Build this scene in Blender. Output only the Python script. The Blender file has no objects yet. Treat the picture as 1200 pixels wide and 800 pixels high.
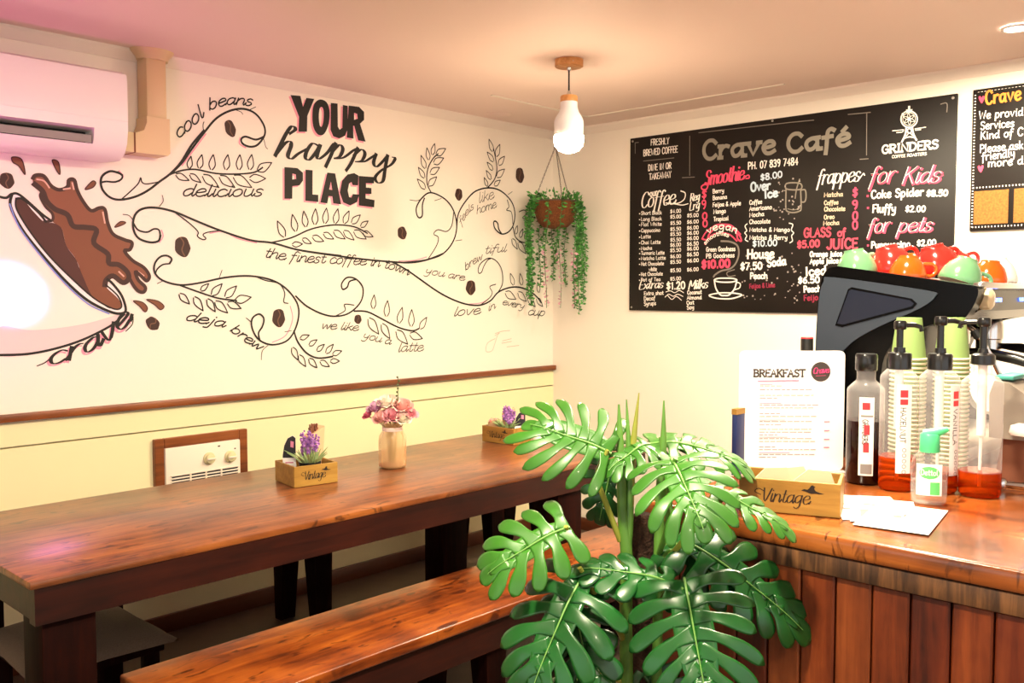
import bpy, bmesh, math, random
from mathutils import Vector, Matrix
from mathutils.geometry import tessellate_polygon
random.seed(7)
scene = bpy.context.scene
COL = scene.collection
PI = math.pi

# settings: light and exposure
EXPOSURE = 0.95
BULB = 100
LIGHTS = [
 ('window_light_front', 'AREA', (-6.1, -3.05, 1.5), 8, (1, .93, .84), (0, -2.6, 1.2), dict(shape='RECTANGLE', size=3.2, size_y=1.4)),
 ('window_light_back', 'AREA', (-3.6, -5.5, 1.5), 8, (1, .93, .84), (-2.4, 0, 1.2), dict(shape='RECTANGLE', size=3.5, size_y=1.4)),
 ('pink_glow', 'SPOT', (-4.0, -1.3, .8), 34, (1, .10, .6), (-3.1, -.1, 2.0), dict(spot_size=1.3, spot_blend=1, shadow_soft_size=.15)),
 ('sun_glint_spot', 'SPOT', (-4.9, -3.2, 2.2), 2000, (1, .3, 1), (-3.03, 0, 1.40), dict(spot_size=.066, spot_blend=.9, shadow_soft_size=.02)),  # added spot, no fitting: stands in for sunlight reflected onto the mural wall
]+[('ceiling_downlight', 'AREA', (x, y, 2.34), e, (1, .86, .62), (x, y, 0), dict(shape='DISK', size=.16)) for x, y, e in ((-.53, -2.63, 18), (-2.3, -2.8, 25), (-3.5, -2.8, 34), (-1.2, -2.3, 36), (-4.4, -4.3, 10))]

# ------------------------------------------------------------------ camera
cam_data = bpy.data.cameras.new('camera'); cam_data.sensor_width = 36.0; cam_data.lens = 1074/1200*36
cam_data.clip_start = .02
cam = bpy.data.objects.new('camera', cam_data); COL.objects.link(cam)
yaw, pitch = math.radians(43.1), math.radians(-3.15)
fw = Vector((math.cos(yaw)*math.cos(pitch), math.sin(yaw)*math.cos(pitch), math.sin(pitch)))
rt = Vector((math.sin(yaw), -math.cos(yaw), 0)); up = rt.cross(fw)
cam.matrix_world = Matrix(((rt.x, up.x, -fw.x, -4.205), (rt.y, up.y, -fw.y, -3.593), (rt.z, up.z, -fw.z, 1.41), (0, 0, 0, 1)))
scene.camera = cam

# ------------------------------------------------------------------ light and exposure
scene.view_settings.view_transform = 'Standard'; scene.view_settings.look = 'None'
scene.view_settings.gamma = 1; scene.view_settings.use_curve_mapping = False
scene.view_settings.exposure = EXPOSURE
world = bpy.data.worlds.new('world'); scene.world = world; world.use_nodes = True
wb = world.node_tree.nodes['Background']; wb.inputs[0].default_value = (.75, .85, 1, 1); wb.inputs[1].default_value = .3
def lamp(name, kind, loc, energy, color, target=None, **kw):
    d = bpy.data.lights.new(name, kind); d.energy = energy; d.color = color
    for k, v in kw.items(): setattr(d, k, v)
    o = bpy.data.objects.new(name, d); COL.objects.link(o); o.location = loc
    if target: o.rotation_euler = (Vector(target)-Vector(loc)).to_track_quat('-Z', 'Y').to_euler()
    return o
for a in LIGHTS: lamp(*a[:6], **a[6])

# ------------------------------------------------------------------ materials
M = {}
def nt(name):
    m = bpy.data.materials.new(name); m.use_nodes = True
    t = m.node_tree; b = t.nodes['Principled BSDF']; M[name] = m
    return m, t, b
def lin(c):
    if isinstance(c, str): c = [int(c[i:i+2], 16)/255 for i in (0, 2, 4)]
    return tuple(v/12.92 if v <= .04045 else ((v+.055)/1.055)**2.4 for v in c)+(1,)
def plain(name, c, rough=.5, metal=0, spec=.5, bump=0, scale=40, var=0, coat=0, trans=0, sss=0):
    m, t, b = nt(name); N = t.nodes; Lk = t.links
    b.inputs['Base Color'].default_value = lin(c); b.inputs['Roughness'].default_value = rough
    b.inputs['Metallic'].default_value = metal; b.inputs['Specular IOR Level'].default_value = spec
    b.inputs['Coat Weight'].default_value = coat; b.inputs['Coat Roughness'].default_value = .08
    if bump or var:
        tc = N.new('ShaderNodeTexCoord'); n = N.new('ShaderNodeTexNoise'); n.inputs['Scale'].default_value = scale; n.inputs['Detail'].default_value = 5
        Lk.new(tc.outputs['Object'], n.inputs['Vector'])
        if bump:
            bp = N.new('ShaderNodeBump'); bp.inputs['Strength'].default_value = bump; bp.inputs['Distance'].default_value = .01
            Lk.new(n.outputs['Fac'], bp.inputs['Height']); Lk.new(bp.outputs[0], b.inputs['Normal'])
        if var:
            r = N.new('ShaderNodeValToRGB'); L = lin(c)
            r.color_ramp.elements[0].position = .3; r.color_ramp.elements[1].position = .7
            r.color_ramp.elements[0].color = tuple(v*(1-var) for v in L[:3])+(1,); r.color_ramp.elements[1].color = tuple(min(1, v*(1+var)) for v in L[:3])+(1,)
            Lk.new(n.outputs['Fac'], r.inputs[0]); Lk.new(r.outputs[0], b.inputs['Base Color'])
    return m
def glassy(name, tint, rough=.05, gloss=.12):
    """thin clear plastic or glass: tinted transparency with a fresnel sheen"""
    m, t, b = nt(name); N = t.nodes; Lk = t.links; N.remove(b)
    tr = N.new('ShaderNodeBsdfTransparent'); tr.inputs[0].default_value = lin(tint)
    gl = N.new('ShaderNodeBsdfGlossy'); gl.inputs['Roughness'].default_value = rough
    lw = N.new('ShaderNodeLayerWeight'); lw.inputs[0].default_value = .35
    mu = N.new('ShaderNodeMath'); mu.operation = 'MULTIPLY_ADD'; mu.inputs[1].default_value = .55; mu.inputs[2].default_value = gloss*.4
    mx = N.new('ShaderNodeMixShader')
    Lk.new(lw.outputs['Fresnel'], mu.inputs[0]); Lk.new(mu.outputs[0], mx.inputs[0]); Lk.new(tr.outputs[0], mx.inputs[1]); Lk.new(gl.outputs[0], mx.inputs[2])
    Lk.new(mx.outputs[0], N['Material Output'].inputs[0]); return m
def edge_alpha(name, lo, hi):
    t = M[name].node_tree; lw = t.nodes.new('ShaderNodeLayerWeight'); lw.inputs[0].default_value = .5
    pw = t.nodes.new('ShaderNodeMath'); pw.operation = 'POWER'; pw.inputs[1].default_value = 2.5
    ma = t.nodes.new('ShaderNodeMath'); ma.operation = 'MULTIPLY_ADD'; ma.inputs[1].default_value = hi; ma.inputs[2].default_value = lo
    t.links.new(lw.outputs['Facing'], pw.inputs[0]); t.links.new(pw.outputs[0], ma.inputs[0]); t.links.new(ma.outputs[0], t.nodes['Principled BSDF'].inputs['Alpha'])
def liquid(name, c, rough=.08):
    m, t, b = nt(name); b.inputs['Base Color'].default_value = lin(c); b.inputs['Transmission Weight'].default_value = .75
    b.inputs['Roughness'].default_value = rough; b.inputs['IOR'].default_value = 1.1; return m
def emit(name, c, s):
    m, t, b = nt(name); b.inputs['Base Color'].default_value = lin(c); b.inputs['Emission Color'].default_value = lin(c); b.inputs['Emission Strength'].default_value = s; return m
def wood(name, dark, mid, light, axis='x', rough=.35, scale=1.0, blotch=.5, coat=0, scratch=False, bump=.15, spec=.5):
    m, t, b = nt(name); N = t.nodes; Lk = t.links
    tc = N.new('ShaderNodeTexCoord'); mp = N.new('ShaderNodeMapping')
    s = {'x': (1.2, 14, 14), 'y': (14, 1.2, 14), 'z': (14, 14, 1.2)}[axis]
    mp.inputs['Scale'].default_value = tuple(v*scale for v in s); Lk.new(tc.outputs['Object'], mp.inputs['Vector'])
    n = N.new('ShaderNodeTexNoise'); n.inputs['Scale'].default_value = 2.2; n.inputs['Detail'].default_value = 8; n.inputs['Roughness'].default_value = .62; n.inputs['Distortion'].default_value = .5
    Lk.new(mp.outputs[0], n.inputs['Vector'])
    big = N.new('ShaderNodeTexNoise'); big.inputs['Scale'].default_value = 5*scale; big.inputs['Detail'].default_value = 4; Lk.new(tc.outputs['Object'], big.inputs['Vector'])
    mixf = N.new('ShaderNodeMath'); mixf.operation = 'MULTIPLY_ADD'; mixf.inputs[1].default_value = blotch; Lk.new(big.outputs['Fac'], mixf.inputs[0])
    sc = N.new('ShaderNodeMath'); sc.operation = 'MULTIPLY'; sc.inputs[1].default_value = 1-blotch; Lk.new(n.outputs['Fac'], sc.inputs[0]); Lk.new(sc.outputs[0], mixf.inputs[2])
    r = N.new('ShaderNodeValToRGB'); e = r.color_ramp.elements
    e[0].position = .36; e[0].color = lin(dark); e[1].position = .64; e[1].color = lin(light); k = e.new(.5); k.color = lin(mid)
    Lk.new(mixf.outputs[0], r.inputs[0]); col = r.outputs[0]
    if scratch:
        n2 = N.new('ShaderNodeTexNoise'); n2.inputs['Scale'].default_value = 9; n2.inputs['Detail'].default_value = 6; n2.inputs['Distortion'].default_value = 1.5
        mp2 = N.new('ShaderNodeMapping'); mp2.inputs['Scale'].default_value = (1, 3.2, 1); mp2.inputs['Rotation'].default_value = (0, 0, .15)
        Lk.new(tc.outputs['Object'], mp2.inputs['Vector']); Lk.new(mp2.outputs[0], n2.inputs['Vector'])
        r2 = N.new('ShaderNodeValToRGB'); r2.color_ramp.elements[0].position = .34; r2.color_ramp.elements[0].color = (1, 1, 1, 1); r2.color_ramp.elements[1].position = .42; r2.color_ramp.elements[1].color = (0, 0, 0, 1)
        Lk.new(n2.outputs['Fac'], r2.inputs[0])
        mx = N.new('ShaderNodeMixRGB'); mx.inputs[2].default_value = lin(dark); Lk.new(r2.outputs[0], mx.inputs[0]); Lk.new(col, mx.inputs[1]); col = mx.outputs[0]
    Lk.new(col, b.inputs['Base Color'])
    b.inputs['Roughness'].default_value = rough; b.inputs['Coat Weight'].default_value = coat; b.inputs['Coat Roughness'].default_value = .15; b.inputs['Specular IOR Level'].default_value = spec
    bp = N.new('ShaderNodeBump'); bp.inputs['Strength'].default_value = bump; bp.inputs['Distance'].default_value = .004; Lk.new(n.outputs['Fac'], bp.inputs['Height']); Lk.new(bp.outputs[0], b.inputs['Normal'])
    return m

# ------------------------------------------------------------------ mesh builder
class MB:
    def __init__(s): s.v = []; s.f = []; s.m = []; s.mi = 0
    def add(s, vs, fs):
        n = len(s.v); s.v += [tuple(v) for v in vs]; s.f += [tuple(i+n for i in f) for f in fs]; s.m += [s.mi]*len(fs); return s
    def box(s, x0, x1, y0, y1, z0, z1):
        return s.add([(x, y, z) for z in (z0, z1) for y in (y0, y1) for x in (x0, x1)], [(0, 2, 3, 1), (4, 5, 7, 6), (0, 1, 5, 4), (2, 6, 7, 3), (0, 4, 6, 2), (1, 3, 7, 5)])
    def rbox(s, x0, x1, y0, y1, z0, z1, r=.004, seg=2, M4=None):
        bm = bmesh.new(); bmesh.ops.create_cube(bm, size=1)
        for v in bm.verts: v.co = Vector(((x0+x1)/2+v.co.x*(x1-x0), (y0+y1)/2+v.co.y*(y1-y0), (z0+z1)/2+v.co.z*(z1-z0)))
        bmesh.ops.bevel(bm, geom=bm.edges[:], offset=r, segments=seg, affect='EDGES', profile=.5)
        if M4: bm.transform(M4)
        return s.bm(bm)
    def bm(s, bm):
        bm.verts.index_update(); s.add([v.co[:] for v in bm.verts], [[v.index for v in f.verts] for f in bm.faces]); bm.free(); return s
    def hexa(s, bot, top):   # 4 bottom + 4 top points
        return s.add(list(bot)+list(top), [(3, 2, 1, 0), (4, 5, 6, 7)]+[(i, (i+1) % 4, 4+(i+1) % 4, 4+i) for i in range(4)])
    def lathe(s, prof, c=(0, 0, 0), n=24, cap=(True, True), M4=None, sx=1, sy=1):
        vs = []; fs = []
        for r, z in prof:
            for k in range(n): a = 2*PI*k/n; vs.append((r*math.cos(a)*sx, r*math.sin(a)*sy, z))
        for i in range(len(prof)-1):
            for k in range(n): fs.append((i*n+k, i*n+(k+1) % n, (i+1)*n+(k+1) % n, (i+1)*n+k))
        if cap[0]: fs.append(tuple(range(n))[::-1])
        if cap[1]: fs.append(tuple((len(prof)-1)*n+k for k in range(n)))
        vs = [(M4 @ Vector(v)) if M4 else Vector(v) for v in vs]
        return s.add([(v.x+c[0], v.y+c[1], v.z+c[2]) for v in vs], fs)
    def tube(s, pts, r, n=8, cap=True):
        pts = [Vector(p) for p in pts]; rs = r if isinstance(r, (list, tuple)) else [r]*len(pts)
        vs = []; fs = []; prev = None
        for i, p in enumerate(pts):
            t = (pts[min(i+1, len(pts)-1)]-pts[max(i-1, 0)]).normalized()
            if prev is None: a = t.orthogonal().normalized()
            else: a = (prev-t*prev.dot(t)).normalized()
            prev = a; b = t.cross(a)
            for k in range(n): q = 2*PI*k/n; vs.append(p+(a*math.cos(q)+b*math.sin(q))*rs[i])
        for i in range(len(pts)-1):
            for k in range(n): fs.append((i*n+k, i*n+(k+1) % n, (i+1)*n+(k+1) % n, (i+1)*n+k))
        if cap: fs.append(tuple(range(n))[::-1]); fs.append(tuple((len(pts)-1)*n+k for k in range(n)))
        return s.add(vs, fs)
    def prism(s, poly, fn, d0, d1):
        """extrude a 2D polygon; fn(u, v, d) gives the 3D point"""
        n = len(poly); ar = sum(poly[i][0]*poly[(i+1) % n][1]-poly[(i+1) % n][0]*poly[i][1] for i in range(n))
        if ar < 0: poly = poly[::-1]
        tris = tessellate_polygon([[Vector((u, v, 0)) for u, v in poly]])
        vs = [fn(u, v, d0) for u, v in poly]+[fn(u, v, d1) for u, v in poly]
        return s.add(vs, [t for t in tris]+[tuple(i+n for i in t[::-1]) for t in tris]+[(i, (i+1) % n, (i+1) % n+n, i+n) for i in range(n)])
    def ico(s, c, r, sub=1, sc=(1, 1, 1), jit=0):
        bm = bmesh.new(); bmesh.ops.create_icosphere(bm, subdivisions=sub, radius=1)
        for v in bm.verts:
            k = 1+random.uniform(-jit, jit); v.co = Vector((c[0]+v.co.x*r*sc[0]*k, c[1]+v.co.y*r*sc[1]*k, c[2]+v.co.z*r*sc[2]*k))
        return s.bm(bm)
    def grid(s, rows):
        n = len(rows[0]); 
        return s.add([p for r in rows for p in r], [(i*n+k, i*n+k+1, (i+1)*n+k+1, (i+1)*n+k) for i in range(len(rows)-1) for k in range(n-1)])
    def xf(s, M4): s.v = [tuple(M4 @ Vector(v)) for v in s.v]; return s

ROOT = {}
def obj(name, mb, mats, parent=None, smooth=30, fix=True):
    """link one mesh; its points are given in room coordinates unless the parent is a locally built thing"""
    me = bpy.data.meshes.new(name)
    r = parent
    off = ROOT.get(parent.name, Vector((0, 0, 0))) if parent else None
    if parent is None:      # origin at the thing's base
        xs, ys, zs = zip(*mb.v); off = Vector(((min(xs)+max(xs))/2, (min(ys)+max(ys))/2, min(zs)))
    me.from_pydata([(v[0]-off.x, v[1]-off.y, v[2]-off.z) for v in mb.v], [], mb.f)
    mats = mats if isinstance(mats, (list, tuple)) else [mats]
    for m in mats: me.materials.append(M[m])
    if len(mats) > 1: me.polygons.foreach_set('material_index', mb.m)
    if fix:
        bm = bmesh.new(); bm.from_mesh(me); bmesh.ops.recalc_face_normals(bm, faces=bm.faces[:]); bm.to_mesh(me); bm.free()
    me.update()
    if smooth:
        me.shade_smooth()
        bm = bmesh.new(); bm.from_mesh(me); lim = math.radians(smooth)
        for e in bm.edges: e.smooth = len(e.link_faces) != 2 or e.calc_face_angle(0) < lim
        bm.to_mesh(me); bm.free()
    o = bpy.data.objects.new(name, me); COL.objects.link(o)
    if parent: o.parent = parent; ROOT[o.name] = off
    else: o.location = off
    return o
def thing(name, label, cat, loc=(0, 0, 0), group=None, local=False):
    o = bpy.data.objects.new(name, None); COL.objects.link(o); o.location = loc; o.empty_display_size = .05
    ROOT[o.name] = Vector((0, 0, 0)) if local else Vector(loc)
    return tag(o, label, cat, group)
def tag(o, label, cat, group=None):
    o['label'] = label; o['category'] = cat
    if group: o['group'] = group
    return o
def struct(name, mb, m, smooth=0, parent=None):
    o = obj(name, mb, m, parent, smooth)
    if not parent: o['kind'] = 'structure'
    return o
def lab(o, s): o['label'] = s; return o
def dup(root, loc, rot, label, group=None):
    r = root.copy(); COL.objects.link(r); r.location = loc; r.rotation_euler = rot; r['label'] = label
    if group: r['group'] = group
    for ch in [c for c in bpy.data.objects if c.parent == root]:
        c2 = ch.copy(); COL.objects.link(c2); c2.parent = r
        for g in [c for c in bpy.data.objects if c.parent == ch]:
            g2 = g.copy(); COL.objects.link(g2); g2.parent = c2
    return r

# ------------------------------------------------------------------ drawn lines on flat faces
# single-stroke handwriting: advance width, then strokes of points; '~' strokes are smoothed (cap height 8, x-height 5)
GLYPHS = {
'a':'5|~4,4.2 2.6,5 .9,4.1 .4,2.3 1.2,.3 2.7,.5 4,2.6|4,5 4,1.2 4.7,0','b':'5|.5,8 .5,0|~.5,3.2 1.8,4.9 3.6,4.4 4.2,2.5 3.4,.4 1.8,.1 .5,1.6',
'c':'4.4|~4,4 2.6,5 1,4.2 .4,2.4 1.2,.4 2.7,0 4.2,1','d':'5|~4,4.2 2.6,5 .9,4.1 .4,2.3 1.2,.3 2.7,.5 4,2.6|4,8 4,1.2 4.7,0',
'e':'4.6|~.5,2.4 2.4,2.7 4,3.4 3.5,4.8 2,5 .7,3.8 .4,2.2 1.3,.3 2.8,0 4.3,1','f':'3.6|~3.8,7.2 2.8,8 1.8,7.2 1.5,5 1.3,1 1,-2.6|0,4.6 3.2,4.8',
'g':'5|~4,4.2 2.6,5 .9,4.1 .4,2.5 1.2,.6 2.7,.8 4,2.8|~4,5 4,1 3.8,-1.8 2.4,-3 .6,-2.2','h':'5|.6,8 .6,0|~.6,2.8 1.9,4.6 3.4,4.9 4,3.6 4,1.2 4.6,0',
'i':'2.2|1,5 1,1 1.5,0|1,6.8 1.1,7.1','j':'2.6|~1.6,5 1.6,0 1.2,-2.4 -.4,-2.6|1.6,6.8 1.7,7.1','k':'4.6|.6,8 .6,0|3.8,4.8 .7,2.2|1.7,2.9 4.2,0',
'l':'2.2|.9,8 .9,1 1.6,0','m':'7.4|.6,5 .6,0|~.6,3 1.7,4.7 2.9,4.8 3.5,3.4 3.5,0|~3.5,3 4.6,4.7 5.8,4.8 6.4,3.4 6.4,1 7,0','n':'5|.6,5 .6,0|~.6,2.8 1.9,4.7 3.4,4.8 4,3.4 4,1.1 4.6,0',
'o':'4.8|~2.4,5 .9,4.1 .4,2.4 1.1,.5 2.5,0 3.9,.9 4.3,2.7 3.6,4.5 2.4,5','p':'5|.6,5 .6,-3|~.6,3.2 1.8,4.9 3.6,4.4 4.2,2.5 3.4,.4 1.8,.1 .6,1.4','q':'5|~4,4.2 2.6,5 .9,4.1 .4,2.3 1.2,.3 2.7,.5 4,2.6|4,5 4,-3',
'r':'3.8|.6,5 .6,0|~.6,2.6 1.5,4.4 2.6,5 3.6,4.6','s':'4|~3.5,4.2 2.2,5 .8,4.3 1,3 2.8,2.3 3.5,1.2 2.4,0 .9,.1 .3,.9','t':'3.4|~1.6,7.4 1.5,1.6 2,.2 3.2,.4|.2,5 3.2,5.1',
'u':'5|~.6,5 .6,2 1.1,.3 2.5,.1 3.8,1.6 4,2.6|4,5 4,1 4.7,0','v':'4.6|.3,5 2.2,0 4.2,5','w':'6.6|.3,5 1.8,0 3.3,4.4 4.8,0 6.3,5','x':'4.4|.4,5 4,0|4,5 .4,0','y':'5|~.6,5 .7,2.6 1.6,1.2 3,1.6 4,3|~4,5 4,1 3.6,-1.8 2.2,-3 .6,-2.3','z':'4.4|.4,5 4,5 .4,0 4.2,0',
'A':'5.6|.2,0 2.8,8 5.4,0|1.2,3 4.4,3','B':'5.2|.6,0 .6,8|~.6,8 3.4,7.8 4.3,6.2 3.4,4.5 .6,4.2|~.6,4.2 3.8,4 4.8,2.2 3.6,.2 .6,0','C':'5.4|~5,6.6 3.8,8 2,7.8 .7,5.8 .6,2.8 1.8,.4 3.6,0 5.1,1.4','D':'5.6|.6,0 .6,8|~.6,8 3,7.8 4.9,6 5,2.8 3.4,.4 .6,0',
'E':'4.6|4.2,8 .6,8 .6,0 4.3,0|.6,4.2 3.6,4.2','F':'4.4|4.2,8 .6,8 .6,0|.6,4.2 3.4,4.2','G':'5.8|~5,6.6 3.8,8 2,7.8 .7,5.8 .6,2.8 1.8,.4 3.6,0 5.2,1.6 5.2,3.6|5.2,3.7 3.4,3.7','H':'5.6|.6,8 .6,0|5,8 5,0|.6,4.1 5,4.1',
'I':'2.6|1.3,8 1.3,0','J':'4.4|~3.6,8 3.6,2.2 2.8,.3 1.4,0 .4,1.4','K':'5.2|.6,8 .6,0|4.6,8 .7,3.6|1.8,4.8 5,0','L':'4.4|.6,8 .6,0 4.2,0','M':'6.8|.5,0 .8,8 3.4,2.2 6,8 6.3,0','N':'5.8|.6,0 .6,8 5.1,0 5.1,8','O':'6|~3,8 1.2,7 .5,4.2 1.2,1 3,0 4.8,1 5.5,4 4.8,7 3,8',
'P':'5|.6,0 .6,8|~.6,8 3.4,7.8 4.6,6 3.6,4.1 .6,3.7','Q':'6|~3,8 1.2,7 .5,4.2 1.2,1 3,0 4.8,1 5.5,4 4.8,7 3,8|3.6,2 5.6,-.6','R':'5.2|.6,0 .6,8|~.6,8 3.4,7.8 4.5,6.1 3.6,4.3 .6,4|2.2,4 5,0','S':'5|~4.5,6.8 3.2,8 1.3,7.7 .7,6 1.8,4.5 3.8,3.6 4.5,2 3.4,.2 1.6,0 .4,1.3','T':'5|2.5,8 2.5,0|.2,8 4.8,8',
'U':'5.6|~.6,8 .6,2.6 1.4,.4 2.9,0 4.4,.6 5,2.8 5,8','V':'5.2|.2,8 2.6,0 5,8','W':'7.4|.3,8 2,0 3.7,6.4 5.4,0 7.1,8','X':'5|.4,8 4.6,0|4.6,8 .4,0','Y':'5|.3,8 2.5,4 4.7,8|2.5,4 2.5,0','Z':'5|.4,8 4.6,8 .4,0 4.7,0',
'0':'5|~2.5,8 1,6.8 .5,4 1,1.2 2.5,0 4,1.2 4.5,4 4,6.8 2.5,8','1':'3|.8,6.6 1.8,8 1.8,0','2':'4.8|~.6,6.4 1.4,7.8 3.2,7.8 4,6.2 3,3.6 .4,0|.4,0 4.4,0','3':'4.8|~.6,7 2,8 3.7,7.2 3.6,5.2 2,4.4 3.9,3.5 4.2,1.6 2.8,0 .5,.8','4':'5|3.4,0 3.4,8 .4,2.6 4.6,2.6','5':'4.8|4,8 1,8 .8,4.6|~.8,4.6 2.8,5.1 4.3,3.6 4,1.2 2.4,0 .5,.7','6':'4.8|~3.8,7.6 2,6.6 .7,3.8 .8,1.2 2.2,0 3.9,.8 4.2,2.8 2.8,4.4 .8,3.4','7':'4.6|.4,8 4.2,8 1.6,0','8':'4.8|~2.4,4.3 .8,5.6 1,7.4 2.5,8 3.9,7.2 3.8,5.4 2.4,4.3 .6,2.6 .9,.6 2.5,0 4.1,.7 4.2,2.8 2.4,4.3','9':'4.8|~4.1,5.4 2.6,4 .9,4.8 .7,6.8 2.2,8 3.8,7.2 4.1,5.4 3.6,2 2.4,0',
'$':'4.8|~4.2,6.2 2.8,7.2 1.2,6.6 1,5 2.6,4 4,2.8 3.4,1.2 1.8,.8 .5,1.8|2.5,8.6 2.4,-.6','&':'5.4|~5,0 1.6,5.4 1.6,7.2 2.8,8 3.8,6.8 2.8,5 .8,3 .8,1 2.2,0 3.8,.8 4.8,3','.':'2|.9,.2 1.1,.2','-':'4|.6,3.6 3.4,3.6',"'":'1.6|.8,8 .6,6.4','é':'4.6|~.5,2.4 2.4,2.7 4,3.4 3.5,4.8 2,5 .7,3.8 .4,2.2 1.3,.3 2.8,0 4.3,1|2,6.2 3.2,7.8',
}
def catmull(p, n=5, closed=False):
    if len(p) < 3: return list(p)
    q = ([p[-1]]+p+[p[0], p[1]]) if closed else ([p[0]]+p+[p[-1]])
    out = []
    for i in range(1, len(q)-2):
        a, b, c, d = q[i-1], q[i], q[i+1], q[i+2]
        for k in range(n):
            t = k/n
            out.append(tuple(.5*(2*b[j]+(c[j]-a[j])*t+(2*a[j]-5*b[j]+4*c[j]-d[j])*t*t+(3*b[j]-a[j]-3*c[j]+d[j])*t**3) for j in range(len(b))))
    if not closed: out.append(tuple(p[-1]))
    return out
def text_strokes(txt, path, h, style=''):
    """strokes (lists of 2D points) of txt set along path and squeezed to its length; h = height of a capital"""
    base = catmull([tuple(map(float, p)) for p in path], 8)
    seg = [0]
    for a, b in zip(base, base[1:]): seg.append(seg[-1]+math.hypot(b[0]-a[0], b[1]-a[1]))
    def at(s, y):
        i = 0
        while i < len(seg)-2 and seg[i+1] < s: i += 1
        a, b = base[i], base[i+1]; l = max(seg[i+1]-seg[i], 1e-6); t = (s-seg[i])/l
        dx, dy = (b[0]-a[0])/l, (b[1]-a[1])/l
        return (a[0]+dx*t*l-dy*y, a[1]+dy*t*l+dx*y)
    adv = [float(GLYPHS[c].split('|')[0]) if c in GLYPHS else 3 for c in txt]
    gap = 0 if style in 'cp' and style else .7
    tot = sum(adv)+gap*(len(txt)-1)
    sx = seg[-1]/tot; sy = h/8; slant = {'c': .55, 'p': .5}.get(style, 0)
    out = []; x = 0
    for ch, w in zip(txt, adv):
        if ch in GLYPHS:
            for st in GLYPHS[ch].split('|')[1:]:
                sm = st[0] == '~'
                pts = [tuple(float(v) for v in q.split(',')) for q in st.strip('~').split()]
                if style in ('c', 'p') and len(pts) > 2 and not sm: pts = catmull(pts, 4)
                if sm: pts = catmull(pts, 4)
                if style in ('c', 'p') and ch.islower() and pts[-1][1] < 1.6 and pts[-1][0] > w-2.2:
                    pts = pts[:-1]+catmull([pts[-1], (w-.3, .2), (w+.5, 1.9)], 3)
                out.append([at((x+px+slant*py*.6)*sx, py*sy) for px, py in pts])
                if style == 's' and not sm:
                    for px, py in (pts[0], pts[-1]):
                        if min(abs(py-k) for k in (0, 8, 5)) < .1: out.append([at((x+px-.75)*sx, py*sy), at((x+px+.75)*sx, py*sy)])
        x += w+gap
    return out
def ribbon(mb, pts, w, fn, d, closed=False):
    """flat line of width w (number or function of direction) on a plane; fn(u, v, d) -> 3D"""
    q = [pts[0]]
    for p in pts[1:]:
        if math.hypot(p[0]-q[-1][0], p[1]-q[-1][1]) > 1e-7: q.append(p)
    if len(q) < 2: q = [q[0], (q[0][0]+w*.5 if not callable(w) else q[0][0]+.002, q[0][1])]
    pts = q; n = len(pts); vs = []
    for i in range(n):
        a = pts[(i-1) % n] if closed else pts[max(i-1, 0)]; b = pts[(i+1) % n] if closed else pts[min(i+1, n-1)]
        dx, dy = b[0]-a[0], b[1]-a[1]; l = math.hypot(dx, dy) or 1
        h = (w(dx/l, dy/l) if callable(w) else w)/2
        px, py = pts[i]
        if not closed and i in (0, n-1): k = (-1 if i == 0 else 1)*h*.6; px += dx/l*k; py += dy/l*k
        e = d+i*1.5e-6; vs += [fn(px-dy/l*h, py+dx/l*h, e), fn(px+dy/l*h, py-dx/l*h, e)]
    fs = [(2*i, 2*i+1, 2*i+3, 2*i+2) for i in range(n-1)]
    if closed: fs.append((2*n-2, 2*n-1, 1, 0))
    mb.add(vs, fs)
def fill(mb, polys, fn, d):
    tris = tessellate_polygon([[Vector((u, v, 0)) for u, v in p] for p in polys]); flat = [p for q in polys for p in q]
    mb.add([fn(u, v, d) for u, v in flat], tris)
def pts_of(s): return [tuple(int(v)/1000 for v in p.split(',')) for p in s.split()]
def letters(mb, txt, path, h, w, fn, d, style=''):
    for st in text_strokes(txt, path, h, style):
        d += 2e-5
        if style == 'p': ww = lambda dx, dy, w=w: w*(.28+.72*abs(dy)**1.5)
        else: ww = w
        ribbon(mb, st, ww, fn, d)
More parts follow.
